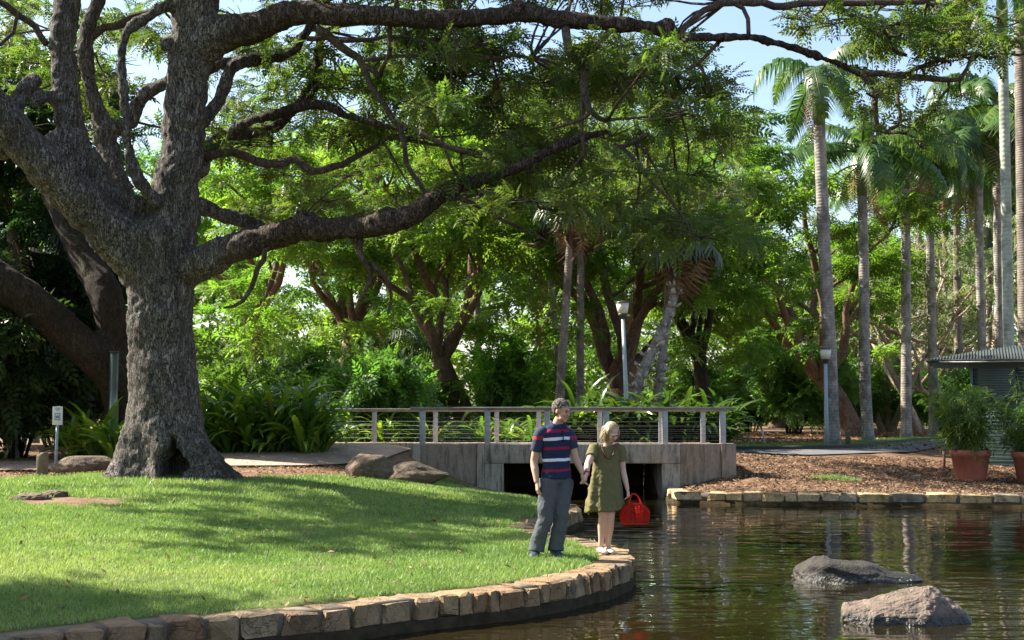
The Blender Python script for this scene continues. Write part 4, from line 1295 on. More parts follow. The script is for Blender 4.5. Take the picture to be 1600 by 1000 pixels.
M['stub'] = simple('bleached leaf base', (0.62, 0.58, 0.52), (0.35, 0.31, 0.27), 12, 0.85)
GR = 'tall grey palms in a row along the road'
for i, (px, Y, tx, ty, r0, r1, mt, lab, nf, dead, sc) in enumerate([
        (1299, 44.5, 1280, 190, .24, .18, 'palm_grey', 'foremost grey palm trunk, with the lamp post right in front of it', 9, 2, 1.0),
        (1354, 51, 1347, 300, .23, .17, 'palm_grey', 'second palm from the lamp post, pale trunk flaring onto the grass strip', 12, 7, 1.15),
        (1414, 57, 1415, 290, .24, .17, 'palm_grey', 'third palm from the lamp post, brown grey trunk', 14, 6, 1.25),
        (1457, 61, 1452, 320, .23, .17, 'palm_grey', 'fourth palm from the lamp post, with orange brown dead fronds', 14, 9, 1.25),
        (1498, 66, 1494, 330, .22, .17, 'palm_dark', 'fifth palm from the lamp post, just left of the hut wall', 14, 8, 1.3),
        (1531, 60, 1529, 265, .19, .17, 'palm_grey', 'slim palm trunk rising straight above the hut roof, leftmost of the four there', 14, 2, 1.3),
        (1560, 63, 1557, 215, .22, .18, 'palm_grey', 'palm trunk above the hut roof, second of the four there', 14, 2, 1.3),
        (1578, 43, 1566, 40, .17, .15, 'palm_green', 'smooth pale green palm trunk above the hut roof, tallest and slimmest', 12, 0, 1.0),
        (1384, 74, 1382, 330, .19, .15, 'palm_dark', 'thin far palm between the second and third palms from the lamp post', 13, 3, 1.3),
        (1437, 80, 1436, 300, .19, .15, 'palm_grey', 'thin far palm between the third and fourth palms from the lamp post', 13, 3, 1.3),
        (1477, 84, 1476, 280, .19, .15, 'palm_dark', 'thin far palm between the fourth and fifth palms from the lamp post', 13, 4, 1.4),
        (1516, 88, 1514, 250, .19, .15, 'palm_grey', 'thin far palm just left of the palms above the hut roof', 13, 3, 1.4),
        (1545, 80, 1544, 330, .19, .15, 'palm_dark', 'thin far palm between the first two palms above the hut roof', 13, 4, 1.3),
        (1602, 46, 1594, -40, .25, .22, 'palm_dark', 'thick dark ringed palm trunk above the hut roof at the picture edge', 12, 1, 1.0)]):
    palm('tall_palm', gp(px, Y), P(tx, ty, Y), r0, r1, 500 + i, lab, M[mt], nf, 'frond', sc, dead, True, GR)

GM = 'fan palms behind the bridge'
palm('fan_palm', P(975, 660, 43), P(1068, 340, 44), .17, .13, 520, 'leaning fan palm whose lower trunk is covered with bleached leaf bases', M['palm_grey'], 34, 'leaf', 1.2, 3, False, GM, .62,
     [P(1000, 590, 43), P(1030, 525, 43.4), P(1054, 460, 43.8)], 14)
palm('fan_palm', P(1022, 660, 45), P(1046, 330, 46), .15, .13, 521, 'upright fan palm crossing behind the leaning one', M['palm_grey'], 26, 'leaf', 1.1, 2, False, GM, .25, [P(1032, 580, 45), P(1044, 470, 45.5)], 12)
palm('fan_palm', P(874, 660, 42), P(897, 290, 42), .15, .11, 522, 'slender palm with a trunk bending right, middle one of three', M['palm_dark'], 20, 'leaf', .95, 1, False, GM, False, [P(876, 600, 42), P(884, 480, 42)], 5)
palm('fan_palm', P(876, 660, 46), P(859, 320, 46), .13, .10, 523, 'thin pale palm trunk, leftmost of the three slender ones behind the man', M['palm_grey'], 18, 'leaf', 1.1, 1, False, GM, False, [P(872, 560, 46), P(862, 450, 46)], 4)
palm('fan_palm', P(906, 660, 44), P(908, 300, 44), .13, .11, 524, 'straight slender palm trunk, rightmost of three behind the man', M['palm_dark'], 18, 'leaf', 1.1, 1, False, GM, False, None, 4)
DK = [frond_mesh(40 + i, 3.6, d, M['leaf_dark'], 30, .65) for i, d in enumerate((.8, 1.0, 1.2))]
for i, (px, Y, ty, lab) in enumerate([(20, 33, 360, 'dark arching palm in the shade behind the left limb, low'), (120, 35, 420, 'dark palm in the shade just left of the huge trunk'),
                                      (-60, 36, 230, 'tall dark palm at the left edge behind the leaning limb'), (55, 44, 120, 'tall palm with drooping fronds between the limbs at upper left'),
                                      (745, 58, 300, 'dark palm behind the middle foliage'), (600, 56, 560, 'low palm under the trees beyond the rear handrail')]):
    palm('shade_palm', gp(px, Y), P(px, ty, Y), .16, .13, 540 + i, lab, M['palm_dark'], 14, 'frond', 1.0, 1, False, None, False, None, 0, DK if i != 3 else FR)


# ---------------------------------------------------------------- pale, bare limbed trees behind the palms
def pale_tree(px, Y, H, seed, label, stems):
    r = np.random.default_rng(seed); b = gp(px, Y)
    root = empty('paperbark_tree', b); tag(root, label, 'tree', 'pale barked trees behind the palms')
    w, lf = MB(), MB()
    def go(p, d, ln, rad, lv):
        n = 7; pts = [p]; dd = np.array(d, float)
        for k in range(n):
            dd = dd + r.normal(0, .17, 3); dd[2] += .05; dd /= np.linalg.norm(dd)
            pts.append(pts[-1] + dd * ln / n)
        pts = np.array(pts)
        tube(w, pts, np.linspace(rad, rad * (.6 if lv < 3 else .3), n + 1), 8 if lv < 2 else 5)
        if lv >= 3:
            if r.random() < .75:
                rr = r.uniform(.4, .8); pad(lf, pts[-1], rr, rr, rr * .7, int(rr * rr * 26) + 4, T_MID, r, .5, tilt=.8)
            return
        for k in range(3 if lv < 2 else 3):
            j = r.integers(3, n + 1) if k else n
            nd = dd + r.normal(0, .75, 3); nd[2] = abs(nd[2]) * .6 + .2
            go(pts[j], nd / np.linalg.norm(nd), ln * r.uniform(.55, .8), rad * .55, lv + 1)
    for k in range(stems):
        a = r.uniform(0, 6.28)
        go(np.array([math.cos(a) * .15, math.sin(a) * .15, -.2]), (math.cos(a) * .35, math.sin(a) * .3, .9), H * .42, r.uniform(.13, .2), 0)
    w.build('trunk', M['bark_pale'], root, True)
    o = lf.build('crown', M['leaf_pale'], root); o['kind'] = 'stuff'


pale_tree(1436, 68, 12, 61, 'pale barked twisted tree between the third and fourth palm trunks', 3)
pale_tree(1512, 69, 12, 62, 'pale barked forked tree just left of the hut', 2)
pale_tree(1385, 74, 11, 63, 'pale grey twisted tree between the second and third palms', 2)
pale_tree(1330, 78, 12, 64, 'far pale bare limbed tree above the bent brown trunk', 2)
pale_tree(1545, 70, 12, 65, 'pale twisted tree behind the hut roof', 2)


# ---------------------------------------------------------------- strap leaved plants
def strap_mesh(seed, L, w, bend):
    r = np.random.default_rng(seed); m = MB(); n = 7
    t = np.linspace(0, 1, n)
    ang = R(80) - bend * t ** 1.4 * R(110)
    ds = L / (n - 1)
    x = np.concatenate([[0], np.cumsum(np.cos(ang[:-1]) * ds)]); z = np.concatenate([[0], np.cumsum(np.sin(ang[:-1]) * ds)])
    ww = w * np.array([.45, .8, 1.0, 1.0, .85, .55, .04]) * .5
    tw = r.normal(0, .25) * t
    vs, tt = [], []
    for i in range(n):
        for s in (-1, 0, 1):
            y = s * ww[i]; up = abs(s) * ww[i] * .35
            vs.append((x[i] - up * math.sin(ang[i]), y * math.cos(tw[i]), z[i] + up * math.cos(ang[i]) + y * math.sin(tw[i])))
            tt.append(.25 + .55 * t[i] + .1 * (s == 0))
    fs = []
    for i in range(n - 1):
        for s in (0, 1):
            a = i * 3 + s; fs.append((a, a + 1, a + 4, a + 3))
    m.add(vs, fs, np.array(tt))
    me = m.mesh('leaf', M['strap'], True)
    return me


ST = [strap_mesh(i, L, w, b) for i, (L, w, b) in enumerate([(1.0, .12, .8), (1.15, .115, 1.0), (0.9, .135, 1.15), (1.25, .11, .65), (1.05, .14, .95), (0.8, .12, 1.3)])]
YL = leaf_mat('yellow green strap leaf', (0.10, 0.16, 0.02), (0.17, 0.25, 0.025), (0.27, 0.34, 0.04), .42, rough=.3, spec=.5)
STD = []
for me in ST:
    q = me.copy(); q.materials.clear(); q.materials.append(M['strap_dark']); STD.append(q)
STY = []
for me in ST[:4]:
    q = me.copy(); q.materials.clear(); q.materials.append(YL); STY.append(q)


def strap_clump(px, Y, n, sc, seed, label, group, tall=.4, yellow=.12, dark=False):
    r = np.random.default_rng(seed); b = gp(px, Y)
    root = empty('strap_plant', b); tag(root, label, 'plant', group)
    for k in range(n):
        me = STY[r.integers(4)] if r.random() < yellow else (STD if dark else ST)[r.integers(6)]
        o = link('leaf', me, root)
        a = k * 2.399 + r.normal(0, .3)
        h = r.random() ** 1.5 * tall
        o.location = (math.cos(a) * r.uniform(.02, .16), math.sin(a) * r.uniform(.02, .16), h - .02)
        o.rotation_euler = (r.normal(0, .2), r.uniform(-.15, .75), a)
        o.scale = [sc * r.uniform(.75, 1.15)] * 3
    return root


ORD = ['first', 'second', 'third', 'fourth', 'fifth', 'sixth', 'seventh', 'eighth', 'ninth', 'tenth', 'eleventh']
GL = 'strap leaved plants left of the huge trunk'
for i, (px, Y, lab) in enumerate([(118, 29.5, 'strap leaved plant nearest the small sign'), (150, 29.2, 'yellow green strap leaved plant behind the long boulder'), (182, 28.6, 'strap leaved plant touching the left side of the huge trunk'),
                                  (140, 31, 'strap leaved plant behind the others, in front of the metal column'), (172, 30.6, 'strap leaved plant at the foot of the metal column')]):
    strap_clump(px, Y, 44, .95, 600 + i, lab, GL, .35, .45)
GRt = 'strap leaved bank right of the huge trunk'
for i in range(15):
    px = 338 + (i % 8) * 23 + (8 if i > 7 else 0); Y = 30.6 + (1.3 if i > 7 else 0) + .2 * math.sin(i * 3)
    strap_clump(px, Y, 44, 1.15, 620 + i, ORD[i % 8] + ' strap leaved plant from the huge trunk, ' + ('front' if i < 8 else 'back') + ' row of its right bank', GRt, .8, .26)
GB1 = 'strap leaved plants along the rear handrail'
for i in range(9):
    strap_clump(525 + i * 38, 38.3 + .8 * (i % 2), 36, 1.0, 650 + i, ORD[i] + ' strap leaved plant from the left seen through the rear handrail', GB1, .2, .3)
GB = 'tall strap leaved bank behind the bridge'
for i in range(22):
    px = 872 + (i % 11) * 24.5 + (10 if i > 10 else 0); Y = 38.2 + (1.4 if i > 10 else 0)
    strap_clump(px, Y, 44, 1.25, 670 + i, ORD[i % 11] + ' tall strap leaved plant right of the man, ' + ('front' if i < 11 else 'back') + ' row behind the bridge', GB, .75, .03, True)
# ---------------------------------------------------------------- boulders
def rock(name, c, size, seed, mat, label, rough=.18, planes=0, rz=0.0, shape=None, group=None):
    r = np.random.default_rng(seed)
    bm = bmesh.new(); bmesh.ops.create_icosphere(bm, subdivisions=5, radius=1.0)
    pl = [Vector(r.normal(0, 1, 3)).normalized() for _ in range(planes)]
    pd = [r.uniform(.62, .9) for _ in pl]
    for v in bm.verts:
        d = v.co.normalized(); k = 1.0
        for n, q in zip(pl, pd):
            c0 = d.dot(n)
            if c0 > 1e-3: k = min(k, q / c0)
        k *= 1 + rough * mnoise.noise(d * 1.6 + Vector((seed, 0, 0))) + rough * .4 * mnoise.noise(d * 4.5 + Vector((0, seed, 0))) + rough * .22 * mnoise.noise(d * 11 + Vector((3, seed, 0))) + rough * .10 * mnoise.noise(d * 27)
        p = d * k
        if shape: p = shape(p)
        v.co = Vector((p.x * size[0], p.y * size[1], p.z * size[2]))
    me = bpy.data.meshes.new(name); bm.to_mesh(me); bm.free(); me.materials.append(mat)
    me.polygons.foreach_set('use_smooth', np.ones(len(me.polygons), bool))
    o = link(name, me, None, c); o.rotation_euler = (0, 0, rz)
    return tag(o, label, 'rock', group)


# dark boulder like a resting animal: high blunt left end, long low tail to the right
c = G(1330, 906, WATER_Z)
rock('boulder', (c.x, c.y, WATER_Z - .02), (.82, .42, .38), 3, M['rock_dark'], 'dark smooth boulder in the pond with a long low tail to the right', .16,
     shape=lambda p: Vector((p.x + .1, p.y, p.z * (1.0 if p.x < -.45 else max(.32, 1.0 - (p.x + .45) * .85 + .12 * math.sin(p.x * 5))))))
c = G(1420, 970, WATER_Z)


def hull_rock(name, c, pts, seed, mat, label, rough=.03, cuts=4):
    bm = bmesh.new()
    for p in pts: bm.verts.new(p)
    res = bmesh.ops.convex_hull(bm, input=bm.verts[:])
    bmesh.ops.triangulate(bm, faces=bm.faces[:])
    for _ in range(cuts):
        bmesh.ops.subdivide_edges(bm, edges=bm.edges[:], cuts=1, use_grid_fill=True, smooth=0.0)
        bmesh.ops.smooth_vert(bm, verts=bm.verts[:], factor=.12, use_axis_x=True, use_axis_y=True, use_axis_z=True)
    bm.normal_update()
    for v in bm.verts:
        q = v.co * 4.0 + Vector((seed, 0, 0))
        v.co += v.normal * (rough * mnoise.noise(q) + rough * .7 * mnoise.noise(q * 3.1) + rough * .35 * mnoise.noise(q * 9))
    me = bpy.data.meshes.new(name); bm.to_mesh(me); bm.free(); me.materials.append(mat)
    return tag(link(name, me, None, c), label, 'rock')


hull_rock('boulder', (c.x, c.y, WATER_Z - .02), [(-.66, -.05, -.15), (-.62, .1, .16), (-.66, -.12, .12), (-.45, -.33, -.15), (-.42, -.28, .10), (-.3, .3, .2), (.05, .25, .30), (.22, .0, .345), (.28, .15, .33), (.15, -.38, -.12), (.1, -.32, .12), (.18, -.12, .30),
          (.45, .1, .22), (.70, .05, -.15), (.55, -.1, .06), (.5, -.3, -.15), (.4, .35, -.15), (-.3, .4, -.15), (-.5, .3, -.1)], 8, M['rock_tan'], 'angular tan boulder nearest in the pond')
c = P(577, 741, 27.0)
rock('boulder', (c.x, c.y, c.z + .09), (.45, .38, .29), 12, M['rock_grey'], 'rounded brown boulder on the lawn edge, left one of the two by the bridge', .14)
c = P(655, 750, 27.9)
rock('boulder', (c.x, c.y, c.z + .09), (.62, .38, .29), 14, M['rock_grey'], 'long brown boulder sloping down to the right beside the bridge wing', .12, shape=lambda p: Vector((p.x, p.y, p.z * (1 if p.x < -.1 else max(.35, 1 - (p.x + .1) * .75)))), group=None)
c = P(130, 740, 26.4)
rock('boulder', (c.x, c.y, c.z + .1), (.62, .32, .28), 15, M['rock_grey'], 'long flat topped brown boulder left of the huge trunk', .10, shape=lambda p: Vector((p.x, p.y, min(p.z, .8) * (1 if p.x > -.35 else max(.4, 1 + (p.x + .35) * .8)))))
c = P(50, 781, 20.8)
rock('boulder', (c.x, c.y, c.z), (.32, .2, .10), 16, M['rock_grey'], 'low stone half sunk in the lawn at left', .3)
c = P(85, 776, 21.2)
rock('boulder', (c.x, c.y, c.z), (.2, .14, .10), 17, M['rock_grey'], 'small dark stone beside the bare patch of lawn', .3)
c = P(1432, 757, 33.0)
rock('boulder', (c.x, c.y, gz(c.x, c.y) + .06), (.14, .1, .08), 18, M['rock_tan'], 'small pale stone on the mulch bank', .2, 8)
c = P(705, 665, 45); rock('boulder', (c.x, c.y, 1.35), (.75, .5, .45), 19, M['rock_tan'], 'pale sunlit rock seen through the bridge railing', .15, 6)

# ---------------------------------------------------------------- lamp posts, bollards, sign, column
M['lamp_pole'] = simple('painted blue grey pole', (0.36, 0.42, 0.46), (0.28, 0.33, 0.37), 8, .45)
M['lamp_shade'] = simple('frosted cream lamp shade', (0.72, 0.70, 0.62), (0.62, 0.60, 0.52), 5, .35)
M['lamp_cap'] = simple('dark lamp cap', (0.07, 0.075, 0.08), None, 5, .4)


def lathe(name, prof, mat, parent, n=20, loc=None):
    m = MB(); rings(m, [ell(0, 0, z, r, r, n) for r, z in prof]); return m.build(name, mat, parent, False, loc)


def lamp(px, Y, ytop, label, tilt=0.0, sc=1.0):
    b = gp(px, Y); top = P(px, ytop, Y).z - b.z
    root = empty('lamp_post', b); tag(root, label, 'lamp post', 'park lamp posts'); root.rotation_euler = (0, tilt, 0)
    h = top - .52 * sc
    lathe('pole', [(.075 * sc, -.1), (.07 * sc, .6), (.055 * sc, h)], M['lamp_pole'], root)
    lathe('collar', [(.06 * sc, h - .02), (.13 * sc, h + .10 * sc), (.15 * sc, h + .14 * sc)], M['lamp_cap'], root)
    lathe('shade', [(.14 * sc, h + .142 * sc), (.17 * sc, h + .3 * sc), (.19 * sc, h + .45 * sc)], M['lamp_shade'], root)
    lathe('cap', [(.205 * sc, h + .452 * sc), (.19 * sc, h + .5 * sc), (.05 * sc, h + .52 * sc)], M['lamp_cap'], root)


lamp(981, 40, 470, 'blue grey lamp post with a cream shade rising out of the plants behind the bridge', -0.035, .95)
lamp(1290, 42.6, 543, 'grey lamp post with a cream shade in front of the foremost palm', 0, .9)
M['timber'] = simple('weathered timber', (0.23, 0.17, 0.12), (0.12, 0.085, 0.06), 10, .85, .3)


def bollard(px, y, Y, h, w, label):
    b = P(px, y, Y); b.z = gz(b.x, Y)
    m = MB(); rings(m, [ell(0, 0, z, w, w, 4, rot=.55) for z in (-.1, h - .06)] + [ell(0, 0, h, w, w, 4, (.35, 0), .55)])
    o = m.build('bollard', M['timber'], None, False, b); tag(o, label, 'bollard', 'timber bollards')
    bv = o.modifiers.new('bevel', 'BEVEL'); bv.width = .012


bollard(66, 738, 25.6, .42, .11, 'short square timber bollard with a slanted top on the lawn at left')
bollard(1325, 694, 44.0, .50, .11, 'short timber bollard on the grass strip between two palms')
b = P(1475, 712, 35.6); m = MB(); tube(m, [(0, 0, -.1), (0, 0, .42)], .035, 10)
tag(m.build('marker_post', simple('rust red post', (0.20, 0.07, 0.05)), None, False, Vector((b.x, b.y, gz(b.x, b.y)))), 'thin rust red marker post left of the terracotta pot', 'post')
b = gp(1195, 46); m = MB(); tube(m, [(0, 0, -.05), (-.12, 0, .5)], .035, 8)
tag(m.build('stake', simple('pale stake', (0.55, 0.50, 0.44)), None, False, b), 'pale leaning stake in the leaf litter right of the bridge', 'stake')

# small sign on a pole
b = P(86, 725, 27.2); b.z = gz(b.x, b.y)
sg = empty('sign', b); tag(sg, 'small white information sign with a blue square on a grey pole', 'sign')
zt = P(90, 635, 27.2).z - b.z; zb = P(90, 664, 27.2).z - b.z
m = MB(); tube(m, [(0, 0.03, -.1), (0.02, 0.03, zb + .05)], .028, 10); m.build('pole', M['lamp_pole'], sg)
M['sign_white'] = simple('sign white', (0.70, 0.72, 0.74), (0.62, 0.65, 0.68), 4, .4)
M['sign_blue'] = simple('sign blue', (0.16, 0.25, 0.36), None, 4, .4)
w = .095
bbox_part('panel', .03 - w, .03 + w, -.012, .012, zb, zt, M['sign_white'], sg, .004)
zc = (zt + zb) / 2 - .02
for nm, x0, x1, z0, z1 in (('border', -.055, .055, zc + .05, zc + .066), ('border', -.055, .055, zc - .066, zc - .05), ('border', -.055, -.04, zc - .049, zc + .049), ('border', .04, .055, zc - .049, zc + .049),
                           ('text_line', -.05, .05, zt - .035, zt - .025), ('text_line', -.045, .045, zt - .055, zt - .046), ('text_line', -.03, .03, zt - .076, zt - .068)):
    bbox_part(nm, .03 + x0, .03 + x1, -.016, -.0125, z0, z1, M['sign_blue'], sg, 0)
m = MB(); m.add([(.03 - .03, -.0145, zc - .03), (.03 + .03, -.0145, zc - .03), (.03 + .034, -.0145, zc + .01), (.03 + .005, -.0145, zc + .03), (.03 - .032, -.0145, zc + .012)], [(0, 1, 2, 3, 4)])
m.build('emblem', M['sign_blue'], sg)
b = gp(178, 29.4); b.z = gz(b.x, b.y)
col = empty('metal_column', b); tag(col, 'smooth grey green metal column standing left of the huge trunk', 'column')
h = P(178, 549, 29.4).z - b.z
M['col'] = simple('brushed green metal', (0.20, 0.23, 0.19), (0.13, 0.15, 0.12), 5, .3, metal=.7)
lathe('shaft', [(.095, -.1), (.095, h - .03)], M['col'], col); lathe('cap', [(.1, h - .029), (.1, h)], M['lamp_cap'], col)

# ---------------------------------------------------------------- hut
M['corr'] = simple('dark green painted corrugated steel', (0.085, 0.135, 0.125), (0.055, 0.09, 0.085), 3, .42, metal=.15)
M['roof'] = simple('weathered grey green roofing steel', (0.05, 0.065, 0.065), (0.028, 0.036, 0.037), 2.2, .8)
M['hut_dark'] = simple('dark louvre', (0.05, 0.075, 0.08), None, 6, .4)
HYf = 37.2
hx0 = P(1519, 640, HYf).x; hx1 = hx0 + 4.2; hy1 = HYf + 3.4
hzb = 0.45; zev = P(1560, 562, HYf).z
hut = empty('garden_hut', (hx0, HYf, 0), R(-18)); tag(hut, 'dark green corrugated steel hut with a low overhanging roof behind the pots', 'hut')


def corr_wall(name, a, b, z0, z1, parent, amp=.02, pitch=.09):
    m = MB(); n = int((z1 - z0) / pitch * 6); z = np.linspace(z0, z1, n)
    d = np.array([b[0] - a[0], b[1] - a[1]]); L = np.linalg.norm(d); d /= L; nn = np.array([d[1], -d[0]])
    o = amp * np.sin(z / pitch * 2 * math.pi)
    v = []
    for e in (a, b):
        for zz, oo in zip(z, o): v.append((e[0] + nn[0] * oo, e[1] + nn[1] * oo, zz))
    I = np.arange(n - 1)
    m.add(v, np.stack([I, I + n, I + n + 1, I + 1], 1))
    ob = m.build(name, M['corr'], parent, True)
    s = ob.modifiers.new('solid', 'SOLIDIFY'); s.thickness = .012
    return ob


W, Dp = hx1 - hx0, hy1 - HYf
corr_wall('front_wall', (0, 0), (W, 0), hzb, zev, hut)
corr_wall('side_wall', (0, Dp), (0, 0), hzb, zev, hut)
corr_wall('rear_wall', (W, Dp), (0, Dp), hzb, zev, hut)
bbox_part('corner_post', -.035, .035, -.035, .035, hzb, zev, M['corr'], hut, .005)
wx0 = P(1531, 600, HYf).x - hx0; wx1 = P(1580, 600, HYf).x - hx0; wz0 = P(1550, 622, HYf).z; wz1 = P(1550, 576, HYf).z
win = bbox_part('window', wx0 - .05, wx1 + .05, -.075, -.03, wz0 - .05, wz1 + .05, M['hut_dark'], hut, .006)
for k in range(12):
    z = wz0 + (k + .5) * (wz1 - wz0) / 12
    m = MB(); box(m, wx0, wx1, -.10, -.078, z - .022, z + .022); o = m.build('slat', M['corr'], win)
bbox_part('fascia', -.02, W + .3, -.045, -.025, zev - .22, zev - .02, M['hut_dark'], hut, .004)
# hipped corrugated roof with a wide overhang
ov = 1.12; m = MB()
x0, x1, y0, y1 = -ov, W + ov, -.55, Dp + .55
zr = zev + .0; hh = .42
ridge = [(x0 + (y1 - y0) / 2, (y0 + y1) / 2), (x1 - (y1 - y0) / 2, (y0 + y1) / 2)]
m.add([(x0, y0, zr), (x1, y0, zr), (x1, y1, zr), (x0, y1, zr), (ridge[0][0], ridge[0][1], zr + hh), (ridge[1][0], ridge[1][1], zr + hh)], [(0, 1, 5, 4), (1, 2, 5), (2, 3, 4, 5), (3, 0, 4)])
rf = m.build('roof', M['roof'], hut); s = rf.modifiers.new('solid', 'SOLIDIFY'); s.thickness = .05; s.offset = -1
# raised corrugation ribs on the front and left slopes
nr = 84
for k in range(nr):
    x = x0 + .08 + (x1 - x0 - .16) * k / (nr - 1)
    t = min(1, (x - x0) / (ridge[0][0] - x0), (x1 - x) / (x1 - ridge[1][0]))
    e = (x, y0 + t * (ridge[0][1] - y0), zr + t * hh)
    q = MB(); tube(q, [(x, y0 - .02, zr + .006), (e[0], e[1], e[2] + .006)], .017, 6); q.build('rib', M['roof'], rf)
bbox_part('soffit', x0 + .1, x1 - .1, y0 + .08, y1 - .08, zr - .10, zr - .055, M['hut_dark'], hut, 0)

# ---------------------------------------------------------------- potted bamboo
M['terracotta'] = simple('terracotta', (0.42, 0.15, 0.105), (0.30, 0.105, 0.075), 4, .7, .15, 40)
M['soil'] = simple('potting soil', (0.06, 0.04, 0.03), None, 30, .95)


def pot(px, ybase, Y, wpx, hpx, seed, label, plabel):
    b = P(px, ybase, Y); z = gz(b.x, Y); b.z = max(z, b.z)
    r = wpx / 2 * Y / FPX; h = hpx * Y / FPX
    root = empty('terracotta_pot', b); tag(root, label, 'plant pot', 'large terracotta pots in front of the hut')
    lathe('body', [(r * .70, -.03), (r * .74, 0), (r * .93, h * .8), (r * .94, h * .801)], M['terracotta'], root, 36)
    lathe('rim', [(r * .945, h * .79), (r * 1.0, h * .80), (r * 1.02, h * .985), (r * .99, h), (r * .86, h * .995), (r * .84, h * .93), (r * .1, h * .92)], M['terracotta'], root, 36)
    lathe('soil', [(r * .84, h * .925), (r * .3, h * .95)], M['soil'], root, 24)
    q = empty('potted_bamboo', b + Vector((0, 0, h * .9))); tag(q, plabel, 'plant', 'bushy bamboo plants in the pots')
    rg = np.random.default_rng(seed); st, lf = MB(), MB()
    tm = spray_tmpl(4, .34, .21, .034, .6, 38)
    for k in range(22):
        a = rg.uniform(0, 6.28); rr = r * rg.uniform(.05, .6); H = rg.uniform(.6, 1.95)
        bs = np.array([math.cos(a) * rr, math.sin(a) * rr, 0]); o2 = rg.uniform(.1, .95)
        S = bez(bs, bs + np.array([math.cos(a) * .1, math.sin(a) * .1, H * .75]), bs + np.array([math.cos(a) * o2, math.sin(a) * o2, H * rg.uniform(.7, 1)]), 8)
        tube(st, S, np.linspace(.012, .004, 8), 5)
        n = 24; t = rg.uniform(.2, 1, n)
        pos = np.stack([np.interp(t, np.linspace(0, 1, 8), S[:, j]) for j in range(3)], 1) + rg.normal(0, .09, (n, 3))
        add_sprays(lf, pos, rg.uniform(0, 6.28, n), rg.normal(.35, .4, n), rg.normal(0, .5, n), rg.uniform(.7, 1.2, n), rg.normal(.55, .2, n), tm)
    st.build('canes', M['crownshaft'], q, True); o = lf.build('foliage', M['bamboo'], q); o['kind'] = 'stuff'


pot(1517, 749, 34.0, 62, 46, 71, 'large terracotta pot standing whole in front of the hut', 'bushy bamboo growing in the whole pot before the hut window')
pot(1614, 752, 33.6, 62, 46, 72, 'terracotta pot cut off by the right edge of the picture', 'bushy bamboo in the pot at the right edge of the picture')
# ---------------------------------------------------------------- people
M['skin_man'] = simple('tanned skin', (0.56, 0.33, 0.235), (0.50, 0.285, 0.20), 6, .5)
M['skin_woman'] = simple('fair skin', (0.66, 0.42, 0.33), (0.60, 0.36, 0.27), 6, .5)
M['hair_man'] = simple('short brown grey hair', (0.15, 0.12, 0.098), (0.055, 0.042, 0.034), 60, .6)
M['hair_woman'] = simple('blonde hair', (0.50, 0.39, 0.26), (0.28, 0.205, 0.125), 40, .5)
M['eye'] = simple('dark eye', (0.05, 0.035, 0.03), None, 5, .25)  # whole eye in one dark colour, with the shade of the socket included
M['lips'] = simple('lips', (0.42, 0.17, 0.14), None, 5, .45)


def cloth(name, c1, c2, wr=14):
    m, nt, b, _ = new_mat(name); k = NT(nt); co = k.co()
    n = k.noise(k.co((1, 1, .45)), wr, 5, .55, .8)
    k.l(k.mix(k.noise(co, 45, 4), c1, c2), b.inputs['Base Color'])
    b.inputs['Roughness'].default_value = .9; b.inputs['Specular IOR Level'].default_value = .15
    w = k.noise(co, 300, 2)
    k.bump(w, .15, .004, b, k.bump(n, .55, .03, None))
    return m


def shirt_mat():
    m, nt, b, _ = new_mat('navy polo with red and white stripes'); k = NT(nt); co = k.co()
    sx = k.n('ShaderNodeSeparateXYZ'); k.l(co, sx.inputs[0])
    wz = k.math('ADD', sx.outputs[2], k.math('MULTIPLY', k.math('SUBTRACT', k.noise(co, 5, 3), .5), .035))
    wz = k.math('ADD', wz, k.math('MULTIPLY', sx.outputs[0], -.03))
    def band(z, w): return k.math('LESS_THAN', k.math('ABSOLUTE', k.math('SUBTRACT', wz, z)), w)
    col = k.mix(k.noise(co, 50, 4), (0.018, 0.024, 0.062), (0.030, 0.038, 0.085))
    for z, w, c in ((1.435, .016, (0.30, 0.02, 0.05)), (1.345, .017, (0.72, 0.74, 0.80)), (1.235, .015, (0.30, 0.02, 0.05)), (1.105, .017, (0.72, 0.74, 0.80)), (0.985, .014, (0.30, 0.02, 0.05))):
        col = k.mix(band(z, w), col, c)
    k.l(col, b.inputs['Base Color']); b.inputs['Roughness'].default_value = .92; b.inputs['Specular IOR Level'].default_value = .12
    k.bump(k.noise(k.co((1, 1, .6)), 12, 5, .55, .6), .5, .03, b)
    return m


def sleeve_mat():
    m, nt, b, _ = new_mat('navy sleeve with red band'); k = NT(nt); co = k.co()
    sx = k.n('ShaderNodeSeparateXYZ'); k.l(co, sx.inputs[0])
    bd = k.math('LESS_THAN', k.math('ABSOLUTE', k.math('SUBTRACT', sx.outputs[2], 1.355)), .02)
    k.l(k.mix(bd, (0.022, 0.029, 0.07), (0.30, 0.02, 0.05)), b.inputs['Base Color']); b.inputs['Roughness'].default_value = .92
    k.bump(k.noise(co, 14, 4), .4, .02, b)
    return m


